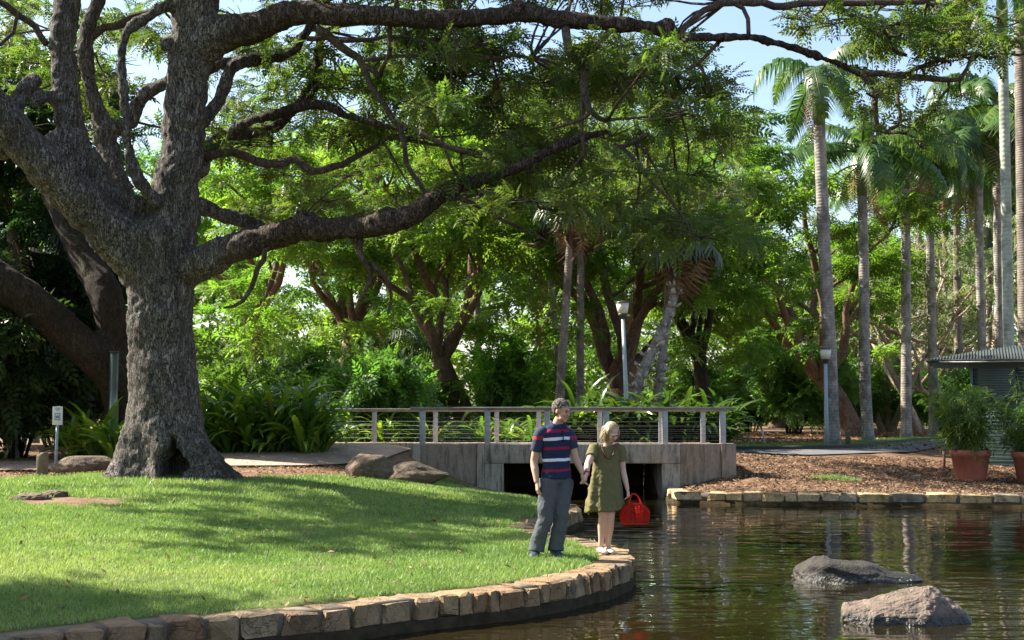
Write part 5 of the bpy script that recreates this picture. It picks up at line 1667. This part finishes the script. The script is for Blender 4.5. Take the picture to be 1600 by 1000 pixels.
M['shirt'] = shirt_mat(); M['sleeve'] = sleeve_mat()
M['collar'] = cloth('navy collar', (0.022, 0.029, 0.07), (0.035, 0.045, 0.09))
M['jeans'] = cloth('charcoal denim', (0.062, 0.068, 0.078), (0.11, 0.118, 0.13), 10)
M['linen'] = cloth('olive linen', (0.125, 0.112, 0.05), (0.175, 0.158, 0.075), 9)
M['shoe_blue'] = simple('blue black shoe', (0.05, 0.075, 0.12), (0.03, 0.04, 0.06), 20, .6)
M['shoe_tan'] = simple('silver beige sandal', (0.55, 0.47, 0.40), (0.40, 0.32, 0.26), 18, .5)
M['bead'] = simple('dark red bead', (0.20, 0.06, 0.035), (0.07, 0.03, 0.02), 90, .35)
M['red_band'] = simple('red bracelet', (0.5, 0.03, 0.035), None, 20, .5)


def head_parts(mb, hc, rot, s=1.0, fem=False):
    def e(c, r):
        c = rot @ (Vector(c) * s) + Vector(hc)
        ellipsoid(mb, c, [q * s for q in r], rot)
    e((0, .015, .03), (.075, .094, .09)); e((0, -.025, -.02), (.060, .068, .085)); e((0, -.035, -.072), (.048 if fem else .053, .052, .042)); e((0, -.072, -.10), (.02, .018, .018))
    e((0, -.084, .026), (.045, .013, .011))
    for sx in (-1, 1):
        e((sx * .076, .012, -.012), (.011, .021, .03)); e((sx * .034, -.064, -.026), (.025, .026, .028))
    pts = [rot @ (Vector(q) * s) + Vector(hc) for q in ((0, -.084, .016), (0, -.101, -.012), (0, -.108, -.030))]
    tube(mb, pts, [.008 * s, .012 * s, .015 * s], 8)


def head_children(root, hc, rot, s, hairmat):
    for sx in (-1, 1):
        m = MB(); ellipsoid(m, rot @ (Vector((sx * .031, -.0845, .008)) * s) + Vector(hc), (.014 * s, .009 * s, .0075 * s), rot, 8, 6); m.build('eye', M['eye'], root, True)
        m = MB(); ellipsoid(m, rot @ (Vector((sx * .032, -.092, .031)) * s) + Vector(hc), (.021 * s, .007 * s, .005 * s), rot, 8, 6); m.build('eyebrow', hairmat, root, True)
    m = MB(); ellipsoid(m, rot @ (Vector((0, -.090, -.060)) * s) + Vector(hc), (.024 * s, .008 * s, .0075 * s), rot, 10, 6); m.build('mouth', M['lips'], root, True)


def hand(mb, wrist, d, palm_n, s=1.0, curl=.5, thumb=1):
    """palm, four fingers and a thumb; d: direction of the fingers, palm_n: direction the palm faces"""
    d = Vector(d).normalized(); n = Vector(palm_n); n = (n - d * n.dot(d)).normalized(); w = d.cross(n)
    W = Vector(wrist)
    tube(mb, [W - d * .02 * s, W + d * .03 * s, W + d * .075 * s, W + d * .092 * s], [.026 * s, .034 * s, .042 * s, .036 * s], 12, flat=.42, up=tuple(n))
    ln = (.066, .078, .074, .058)
    for i in range(4):
        b = W + d * .082 * s + w * (i - 1.5) * .0195 * s
        p = [b]; dd = d.copy(); c = curl * (1 + .12 * i)
        for sg in (.42, .33, .25):
            ax = dd.cross(n)
            dd = (dd * math.cos(c * .7) + n * math.sin(c * .7)).normalized()
            p.append(p[-1] + dd * ln[i] * s * sg)
            n2 = n
        tube(mb, p, [.0098 * s, .0094 * s, .0086 * s, .0072 * s], 8)
    b = W + d * .025 * s - w * thumb * .030 * s
    p = [b, b + (d * .6 - w * thumb * .55 + n * .35).normalized() * .036 * s, b + (d * .8 - w * thumb * .35 + n * .5).normalized() * .066 * s]
    tube(mb, p, [.0125 * s, .0110 * s, .0085 * s], 8)


def limb(mb, pts, rad, sides=14, step=.04):
    p, r = spline(pts, rad, step); tube(mb, p, r, sides)


# ---- the man
mo = G(865.0, 867.0, WALL_Z + 0.03); mo.z = gz(mo.x, mo.y) + .012
man = empty('person', mo)
tag(man, 'man in a navy polo with red and white stripes and dark jeans holding hands', 'person')
hm_w = G(865, 867, mo.z)
yaw = R(38)
fw = Vector((math.sin(yaw), -math.cos(yaw), 0)); rt = Vector((-math.cos(yaw), -math.sin(yaw), 0))     # facing; his right
HC = Vector((.10, -.055, 1.668)); HR = Matrix.Rotation(R(52), 3, 'Z') @ Matrix.Rotation(R(16), 3, 'X')
SR, EL_R, WR_R = Vector((-.152, -.085, 1.395)), Vector((-.225, -.05, 1.09)), Vector((-.195, -.13, .845))
SL, EL_L, WR_L = Vector((.182, .085, 1.39)), Vector((.255, .07, 1.13)), Vector((.335, -.02, .945))
b = MB()
head_parts(b, HC, HR, 1.02)
limb(b, [(.03, .03, 1.40), (.045, .01, 1.50), (.075, -.02, 1.58), (.10, -.03, 1.63)], [.075, .062, .056, .055])
rl = []
for z, rx, ry, cx in ((.86, .15, .10, .03), (.95, .155, .105, .03), (1.05, .15, .10, .03), (1.2, .165, .105, .03), (1.35, .185, .105, .03), (1.43, .16, .09, .032), (1.48, .09, .07, .035)):
    rl.append(ell(cx, 0, z, rx, ry, 24, rot=yaw))
rings(b, rl)
limb(b, [SR - Vector((-.03, 0, 0)), SR, (SR + EL_R) / 2, EL_R, (EL_R * .6 + WR_R * .4), WR_R], [.06, .062, .052, .043, .045, .028])
limb(b, [SL - Vector((.03, 0, 0)), SL, (SL + EL_L) / 2, EL_L, (EL_L * .6 + WR_L * .4), WR_L], [.06, .062, .052, .043, .043, .028])
hand(b, WR_R, (.12, -.12, -1), (.85, .3, 0), 1.05, .38, 1)
hand(b, WR_L, (.12, -.18, -1), (.75, -.45, .1), 1.05, .62, -1)
for hp, kn, an in (((-.045, -.04, .90), (-.10, -.09, .49), (-.205, -.03, .07)), ((.115, .05, .90), (.08, -.02, .48), (.02, .03, .07))):
    limb(b, [hp, (Vector(hp) + Vector(kn)) / 2, kn, (Vector(kn) * .6 + Vector(an) * .4), an], [.09, .078, .058, .055, .04])
bo = b.build('body', M['skin_man'], man, True); remesh(bo, .0062, 2, .5)
head_children(man, HC, HR, 1.02, M['hair_man'])


def hair_short(root, hc, rot, s, mat, seed):
    r = np.random.default_rng(seed); m = MB()
    def T(q): return rot @ (Vector(q) * s) + Vector(hc)
    ellipsoid(m, T((0, .027, .046)), (.081 * s, .094 * s, .084 * s), rot); ellipsoid(m, T((0, .058, -.012)), (.072 * s, .06 * s, .072 * s), rot)
    for k in range(900):
        u, v = r.uniform(-1, 1), r.uniform(0, 6.28); q = math.sqrt(1 - u * u)
        d = Vector((q * math.cos(v), q * math.sin(v), u))
        if d.z < -.45 or (d.y < -.55 and d.z < .45) or (d.z < -.05 and d.y < .15): continue
        p = Vector((d.x * .079, .027 + d.y * .092, .04 + d.z * .084))
        flow = Vector((d.x * .5 + .25, d.y * .3 + .6 * (d.y > -.3), -.5 + r.normal(0, .3))); flow -= d * flow.dot(d) * .75; flow.normalize()
        L = r.uniform(.02, .04)
        tube(m, [T(p), T(p + d * .008 + flow * L * .5), T(p + d * .010 + flow * L)], [.0045 * s, .004 * s, .001], 3)
    m.build('hair', mat, root)


hair_short(man, HC, HR, 1.02, M['hair_man'], 4)
m = MB(); rl = []
for z, rx, ry, cx in ((.885, .192, .140, .035), (.93, .188, .138, .035), (1.02, .180, .13, .033), (1.12, .178, .125, .032), (1.25, .192, .128, .03), (1.36, .205, .125, .03), (1.43, .196, .112, .03), (1.475, .150, .092, .035), (1.515, .086, .074, .05)):
    rl.append(ell(cx, 0, z, rx, ry, 32, rot=yaw, tilt=(0, .03)))
rings(m, rl)
sh_ = m.build('shirt', M['shirt'], man, True); remesh(sh_, .012, 2, .5, [('CLOUDS', .13, .034), ('CLOUDS', .05, .010)])
for S, E in ((SR, EL_R), (SL, EL_L)):
    m = MB(); d = (E - S)
    limb(m, [S - Vector((S.x * .28, S.y * .25, -.02)), S + Vector((0, 0, .012)), S + d * .35, S + d * .64], [.070, .074, .074, .074], 18)
    o = m.build('sleeve', M['sleeve'], sh_, True); remesh(o, .012, 2, .5, [('CLOUDS', .1, .012)])
m = MB()
for sg in (-1, 1):
    a = np.linspace(R(0), R(165), 9); pts = []
    for q in a:
        v = -fw * math.cos(q) * .082 + rt * sg * math.sin(q) * .080
        pts.append((.052 + v.x, v.y - .005, 1.538 - .035 * (1 - math.cos(q)) * .5 - .03 * (q / R(165)) ** 3))
    tube(m, pts, [.017] * 8 + [.026], 8, flat=.45)
m.build('collar', M['collar'], sh_, True)
m = MB(); pc = Vector((.035, 0, 0)) + fw * .122
tube(m, [pc + Vector((.012, 0, 1.45)) - fw * .03, pc + Vector((0, 0, 1.37)) + fw * .002, pc + Vector((0, 0, 1.31)) + fw * .006], .014, 6, flat=.4); m.build('placket', M['collar'], sh_)
m = MB(); ellipsoid(m, (.035, 0, .90), (.165, .125, .11), Matrix.Rotation(yaw, 3, 'Z'), 20, 10)
for hp, kn, an, k in (((-.05, -.045, .88), (-.095, -.10, .49), (-.205, -.03, .06), 0), ((.12, .05, .88), (.085, -.03, .48), (.02, .025, .06), 1)):
    hp, kn, an = Vector(hp), Vector(kn), Vector(an)
    limb(m, [hp, hp * .55 + kn * .45, kn + Vector((0, 0, .06)), kn - Vector((0, 0, .06)), kn * .5 + an * .5, an * .85 + kn * .15, an + Vector((.005, -.01, -.005))], [.118, .108, .092, .088, .086, .09, .098], 22)
o = m.build('jeans', M['jeans'], man, True); remesh(o, .0115, 2, .5, [('CLOUDS', .09, .028), ('CLOUDS', .035, .010)])


def shoe(root, an, d, L, mat, name='shoe', z0=.0, hgt=.075):
    d = Vector((d[0], d[1], 0)).normalized(); s = Vector((-d.y, d.x, 0)); m = MB(); rl = []
    for t, w, h in ((-.09, .020, .035), (-.075, .036, .062), (-.03, .040, hgt + .005), (.03, .042, hgt - .008), (.09, .048, .055), (.14, .045, .042), (.172, .025, .028), (.18, .010, .018)):
        c = Vector((an[0], an[1], z0)) + d * t * L
        ring = []
        for q in range(14):
            a = q / 14 * 6.283
            ring.append(tuple(c + s * (w * math.cos(a)) + Vector((0, 0, h * .5 + h * .5 * math.sin(a)))))
        rl.append(ring)
    rings(m, rl); o = m.build(name, mat, root, True)
    return o


shoe(man, (-.21, -.05), (-.25, -1), 1.0, M['shoe_blue']); shoe(man, (.02, .01), (.45, -1), 1.0, M['shoe_blue'])

# ---- the woman
wo_ = G(946.5, 864.5, WALL_Z); wo_.z = WALL_Z + .004
wom = empty('person', wo_)
tag(wom, 'blonde woman in an olive linen dress and beads looking down at the water', 'person')
yw = R(14)
hand_world = mo + WR_L + Vector((.012, -.03, -.085))
hl = hand_world - wo_
HC2 = Vector((.075, -.07, 1.425)); HR2 = Matrix.Rotation(R(28), 3, 'Z') @ Matrix.Rotation(R(36), 3, 'X') @ Matrix.Rotation(R(-6), 3, 'Y')
sR, sL = Vector((-.135, -.03, 1.225)), Vector((.18, .04, 1.215))
wR = hl + Vector((.035, .015, .075)); eR = sR * .45 + wR * .55 + Vector((-.03, .04, -.03))
eL, wL = Vector((.215, .05, .955)), Vector((.262, -.02, .745))
b = MB(); head_parts(b, HC2, HR2, .95, True)
limb(b, [(.02, .03, 1.20), (.03, .015, 1.27), (.05, -.02, 1.34), (.065, -.045, 1.38)], [.065, .05, .046, .046])
rings(b, [ell(.015, 0, z, rx, ry, 24, rot=yw) for z, rx, ry in ((.70, .14, .10), (.82, .15, .11), (.95, .125, .09), (1.1, .14, .10), (1.2, .145, .085), (1.255, .09, .06))])
limb(b, [sR + Vector((.03, 0, 0)), sR, (sR + eR) / 2, eR, eR * .6 + wR * .4, wR], [.05, .05, .045, .038, .036, .023])
limb(b, [sL - Vector((.03, 0, 0)), sL, (sL + eL) / 2, eL, eL * .6 + wL * .4, wL], [.05, .05, .044, .036, .035, .022])
hand(b, wR, tuple(hl + Vector((.0, -.02, -.02)) - wR), (-.7, .5, .1), .92, .55, 1)
hand(b, wL, (.12, -.1, -1), (-.6, .3, 0), .92, 1.05, -1)
for hp, kn, an in (((-.06, -.02, .72), (-.035, -.06, .415), (-.055, .03, .075)), ((.075, .02, .72), (.05, -.05, .405), (.028, .05, .075))):
    kn, an = Vector(kn), Vector(an)
    limb(b, [hp, kn + Vector((0, 0, .08)), kn, kn * .68 + an * .32 + Vector((0, .018, 0)), kn * .25 + an * .75, an], [.085, .062, .053, .055, .036, .033])
    tube(b, [an + Vector((0, .03, -.035)), an + Vector((.01, -.05, -.03)), an + Vector((.03, -.14, -.052))], [.032, .033, .02], 10, flat=.7)
bo = b.build('body', M['skin_woman'], wom, True); remesh(bo, .0062, 2, .5)
head_children(wom, HC2, HR2, .95, M['hair_woman'])
r = np.random.default_rng(9); m = MB()
def T2(q): return HR2 @ (Vector(q) * .95) + HC2
ellipsoid(m, T2((0, .026, .045)), (.082, .09, .080), HR2); ellipsoid(m, T2((0, .055, -.04)), (.080, .052, .085), HR2)
for k in range(1100):
    v = r.uniform(0, 6.28); u = r.uniform(-.1, 1)
    q = math.sqrt(max(0, 1 - u * u)); d = Vector((q * math.cos(v), q * math.sin(v), u))
    if d.y < -.45 and u < .75: continue
    p0 = Vector((d.x * .03, .01 + d.y * .03, .128)); p1 = Vector((d.x * .084, .026 + d.y * .092, .045 + d.z * .082))
    side = d.x if abs(d.x) > .05 else .05
    fall = -.09 - .06 * r.random()
    p2 = Vector((p1.x * 1.16 + r.normal(0, .01), p1.y * 1.05 + r.normal(0, .012), p1.z * .25 - .02)); p3 = Vector((p2.x * 1.06 + r.normal(0, .014), p2.y + r.normal(0, .014) - .004, fall))
    tube(m, [T2(p1 * .9 + p0 * .1), T2(p1), T2(p2), T2(p3)], [.004, .0055, .005, .0015], 3)
m.build('hair', M['hair_woman'], wom)
m = MB(); rl = []; th = np.arange(48) * 2 * math.pi / 48
for z, rx, ry, cx, fold in ((.505, .238, .175, -.005, 1.3), (.58, .232, .17, -.005, 1.2), (.68, .216, .158, -.002, 1.0), (.80, .198, .145, 0, .8), (.92, .182, .13, .004, .5), (1.04, .166, .118, .01, .15), (1.14, .162, .112, .015, .05), (1.21, .152, .098, .018, 0), (1.25, .115, .08, .02, 0), (1.268, .085, .066, .022, 0)):
    f = 1 + fold * (.045 * np.cos(th * 7 + .6) + .03 * np.cos(th * 11 + 2 + z * 3) + .02 * np.cos(th * 4 + z * 5))
    x = rx * np.cos(th) * f; y = ry * np.sin(th) * f
    rl.append(np.stack([cx + x * math.cos(yw) - y * math.sin(yw), x * math.sin(yw) + y * math.cos(yw), z + (.018 * np.cos(th * 3 + 1) + .02 * np.cos(th) if z < .56 else 0 * th)], 1))
rings(m, rl)
dr = m.build('dress', M['linen'], wom, True); remesh(dr, .011, 1, .5, [('CLOUDS', .11, .034), ('CLOUDS', .035, .012)])
for S, E in ((sR, eR), (sL, eL)):
    m = MB(); d = E - S
    limb(m, [S - Vector((S.x * .35, 0, -.015)), S + Vector((0, 0, .012)), S + d * .3, S + d * .52], [.062, .068, .068, .070], 18)
    o = m.build('sleeve', M['linen'], dr, True); remesh(o, .011, 2, .5, [('CLOUDS', .08, .012)])
m = MB(); limb(m, [(-.20, -.02, .54), (-.205, -.03, .49), (-.198, -.03, .45)], [.012, .009, .012], 6); m.build('tie', M['linen'], dr)
m = MB(); r = np.random.default_rng(3)
for k in range(30):
    a = -math.pi + k / 29 * math.pi
    fx = math.sin(a + math.pi / 2) * .078; dz = math.cos(a + math.pi / 2)
    c = Vector((.035 + fx, -.075 - .055 * max(0, dz), 1.275 - .155 * max(0, dz) ** 1.2))
    ellipsoid(m, c, [.011 * r.uniform(.8, 1.25)] * 3, None, 8, 5)
m.build('necklace', M['bead'], wom, True)
m = MB(); d = (wR - eR).normalized(); a = d.cross(Vector((0, 0, 1))).normalized(); c_ = d.cross(a); ce = wR - d * .02
tube(m, [ce + (a * math.cos(t) + c_ * math.sin(t)) * .030 for t in np.linspace(0, 6.283, 14)], .009, 6); m.build('bracelet', M['red_band'], wom, True)
for x, y in ((-.05, .02), (.035, .04)):
    o = shoe(wom, (x, y), (.28, -1), .92, M['shoe_tan'], 'sandal', 0, .05)

# ---- red basket in her hand
M['basket'] = simple('red plastic', (0.85, 0.05, 0.03), (0.75, 0.04, 0.025), 6, .35)
nt_ = M['basket'].node_tree; bs_ = [n for n in nt_.nodes if n.type == 'BSDF_PRINCIPLED'][0]; ou_ = [n for n in nt_.nodes if n.type == 'OUTPUT_MATERIAL'][0]
tr_ = nt_.nodes.new('ShaderNodeBsdfTranslucent'); tr_.inputs[0].default_value = (0.95, 0.06, 0.035, 1); mx_ = nt_.nodes.new('ShaderNodeMixShader'); mx_.inputs[0].default_value = .5
nt_.links.new(bs_.outputs[0], mx_.inputs[1]); nt_.links.new(tr_.outputs[0], mx_.inputs[2]); nt_.links.new(mx_.outputs[0], ou_.inputs[0])
bw = wo_ + Vector((.345, -.02, .345))
bk = empty('basket', bw); tag(bk, 'bright red woven plastic basket with looped handles held by the woman', 'basket')
m = MB(); NA_, NZ = 44, 11; rl = []
for k in range(NZ):
    t = k / (NZ - 1); s = .86 + .14 * math.sin(t * 2.6); top = 1 - .12 * t
    q_ = math.sqrt(max(.02, 1 - max(0, t - .45) ** 2 / .34)); rl.append(ell(0, 0, t * .24, .178 * s * q_, .10 * s * (q_ * .6 + .4), NA_, power=.65, rot=.12))
v = np.concatenate(rl); fs = []
for k in range(NZ - 1):
    for j in range(NA_):
        a, b2 = k * NA_ + j, k * NA_ + (j + 1) % NA_
        if (j + k) % 2: fs += [(a, b2, a + NA_), (b2, b2 + NA_, a + NA_)]
        else: fs += [(a, b2, b2 + NA_), (a, b2 + NA_, a + NA_)]
m.add(v, fs); m.build('weave', M['basket'], bk)
wf_ = bk.children[0].modifiers.new('lattice', 'WIREFRAME'); wf_.thickness = .0085; wf_.use_even_offset = False
m = MB(); rings(m, [ell(0, 0, z, .178 * .87, .10 * .87, NA_, power=.6, rot=.12) for z in (-.004, .006)]); m.build('base', M['basket'], bk)
m = MB(); e_ = ell(0, 0, .240, .178 * .33, .10 * .6, 40, power=.6, rot=.12); tube(m, list(e_) + [e_[0]], .006, 6); m.build('rim', M['basket'], bk, True)
for sy in (-.075, .075):
    sy *= 1.2
    pts = [(-.075, sy, .05), (-.078, sy * 1.08, .22), (-.06, sy * .8, .29), (-.035, sy * .35, .345), (-.01, sy * .25, .352), (.03, sy * .5, .335), (.065, sy * .9, .27), (.078, sy * 1.08, .21), (.075, sy, .05)]
    p_, r_ = spline(pts, None, .02); m = MB(); tube(m, p_, .006, 6); m.build('handle', M['basket'], bk, True)
# ---------------------------------------------------------------- grass, litter, small loose things
r = np.random.default_rng(88)


def blades(n, xr, yr, keep, hmin, hmax, w, seed, clump=None):
    rg = np.random.default_rng(seed)
    x = rg.uniform(*xr, n); y = rg.uniform(*yr, n)
    k = keep(x, y, rg); x, y = x[k], y[k]
    z = hz(x, y) + .01
    n = len(x); h = rg.uniform(hmin, hmax, n); a = rg.uniform(0, 6.28, n); ln = rg.uniform(.15, 1.0, n) * h
    b = rg.uniform(0, 6.28, n)
    ww = w * rg.uniform(.7, 1.4, n)
    c = np.stack([x, y, z - .012], 1)
    s = np.stack([np.cos(a) * ww, np.sin(a) * ww, np.zeros(n)], 1)
    t = c + np.stack([np.cos(b) * ln, np.sin(b) * ln, h], 1)
    pn = np.array([mnoise.noise((p * .45, q * .45, 7)) for p, q in zip(x[::1], y[::1])])
    pf = np.array([mnoise.noise((p * 2.1, q * 2.1, 2)) for p, q in zip(x, y)])
    dry = np.clip((2.2 - np.hypot((x + 4.6) / 1.5, (y - 14.4) / .7)) * .35, 0, .55)
    tint = np.clip(.50 + pn * .34 + pf * .3 + rg.normal(0, .18, n) + dry, 0, 1)
    t[:, 2] += np.clip(pf, 0, 1) * h * .5
    V = np.stack([c - s, c + s, t], 1).reshape(-1, 3)
    return V, tint


def lawn_keep(x, y, rg):
    g = inside(LAWN, x, y)
    d = np.minimum(seg_dist([(v.x, v.y) for v in near_line], x, y), seg_dist([(v.x, v.y) for v in lobe_line], x, y))
    k = g & (d > .37 + .07 * np.sin(x * 9) * np.cos(y * 7))
    vis = np.abs(x) < (y * .365 + 2.6)
    bd = np.hypot((x - bare.x) / .75, (y - bare.y) / .55) > 1.0 + .25 * np.sin(x * 11 + y * 5)
    bk = seg_dist(lawn_back, x, y) > .12 * (1 + np.sin(x * 6))
    thin = np.array([mnoise.noise((p * 1.3, q * 1.3, 11)) for p, q in zip(x, y)]) + rg.normal(0, .18, len(x)) > -.42
    return k & vis & bd & bk & thin


gmesh = MB()
for (n, yr, hm, hM, w, sd) in ((240000, (9.0, 15.0), .018, .05, .0042, 1), (240000, (15.0, 20.5), .02, .055, .0055, 2), (210000, (20.5, 32.2), .025, .07, .008, 3)):
    V, t = blades(n, (-12.0, 1.6), yr, lawn_keep, hm, hM, w, sd)
    gmesh.add(V, np.arange(len(V)).reshape(-1, 3), np.repeat(t, 3))
tag(gmesh.build('grass', M['blade']), 'short sunlit lawn grass on the slope beside the pond', 'grass', kind='stuff')
V, t = blades(60000, (5.0, 19.0), (39.5, 60), lambda x, y, rg: inside(STRIP, x, y), .04, .10, .014, 9)
g2 = MB(); g2.add(V, np.arange(len(V)).reshape(-1, 3), np.repeat(t, 3))
tag(g2.build('grass', M['blade']), 'narrow grass strip between the road kerb and the palms', 'grass', kind='stuff')
tc = P(1305, 766, 32.2)
V, t = blades(2600, (tc.x - .75, tc.x + .75), (tc.y - .2, tc.y + .35), lambda x, y, rg: np.hypot((x - tc.x) / .7, (y - tc.y) / .35) < rg.uniform(.2, 1, len(x)), .04, .13, .008, 12)
g3 = MB(); g3.add(V, np.arange(len(V)).reshape(-1, 3), np.repeat(t, 3))
tag(g3.build('grass', M['blade']), 'small tuft of yellow green grass at the edge of the mulch bank', 'grass', kind='stuff')


def chips(n, xr, yr, keep, size, seed, zf=None, lift=.012):
    rg = np.random.default_rng(seed)
    x = rg.uniform(*xr, n); y = rg.uniform(*yr, n); k = keep(x, y); x, y = x[k], y[k]
    z = (hz(x, y) if zf is None else np.full(len(x), zf)) + lift
    pos = np.stack([x, y, z], 1); n = len(x)
    tm = np.array([(-.5, 0, 0), (0, -.22, .08), (.5, 0, .02), (0, .22, .06)]) * size
    m = MB(); add_sprays(m, pos, rg.uniform(0, 6.28, n), rg.normal(0, .35, n), rg.normal(0, .35, n), rg.uniform(.5, 1.5, n), rg.uniform(0, 1, n), tm)
    return m


MUL = [(v.x, v.y + .22) for v in far_line[2:-1]] + [(13, 36.8), (8, 36.6), (5.3, 36.4), (5.2, 32.3), (3.75, 32.2), (3.75, 30.4)]
m = chips(19000, (3.8, 13), (29, 37), lambda x, y: inside(MUL, x, y), .07, 5, lift=.03)
tag(m.build('mulch_chips', M['chip']), 'bark chips and fallen leaves covering the bank across the pond', 'mulch', kind='stuff')
m = chips(9000, (-12, -2), (25.5, 31.5), lambda x, y: ~inside(LAWN, x, y) & (x < -2.4), .06, 6, lift=.03)
tag(m.build('leaf_litter', M['dry_leaf']), 'dry leaves scattered along the path behind the huge tree', 'leaf litter', kind='stuff')
m = chips(14000, (3, 24), (40, 70), lambda x, y: ~inside(STRIP, x, y), .13, 7, lift=.03)
tag(m.build('leaf_litter', M['dry_leaf']), 'dry leaves on the ground between the palms', 'leaf litter', kind='stuff')
m = chips(420, (-7, 1), (10, 26), lambda x, y: inside(LAWN, x, y), .07, 8, lift=.035)
tag(m.build('leaf_litter', M['dry_leaf']), 'single brown leaves fallen on the lawn', 'leaf litter', kind='stuff')
m = chips(1500, (1.2, 11), (16, 31), lambda x, y: inside(POND, x, y) & (np.abs(y - 25.5 - .25 * (x - 5) - 1.2 * np.sin(x * .8)) < .9 * np.abs(np.sin(x * 2.3 + y * 1.7)) + .1), .035, 10, WATER_Z, .004)
tag(m.build('floating_leaves', M['dry_leaf']), 'tiny leaves and pollen drifting on the pond', 'floating leaves', kind='stuff')
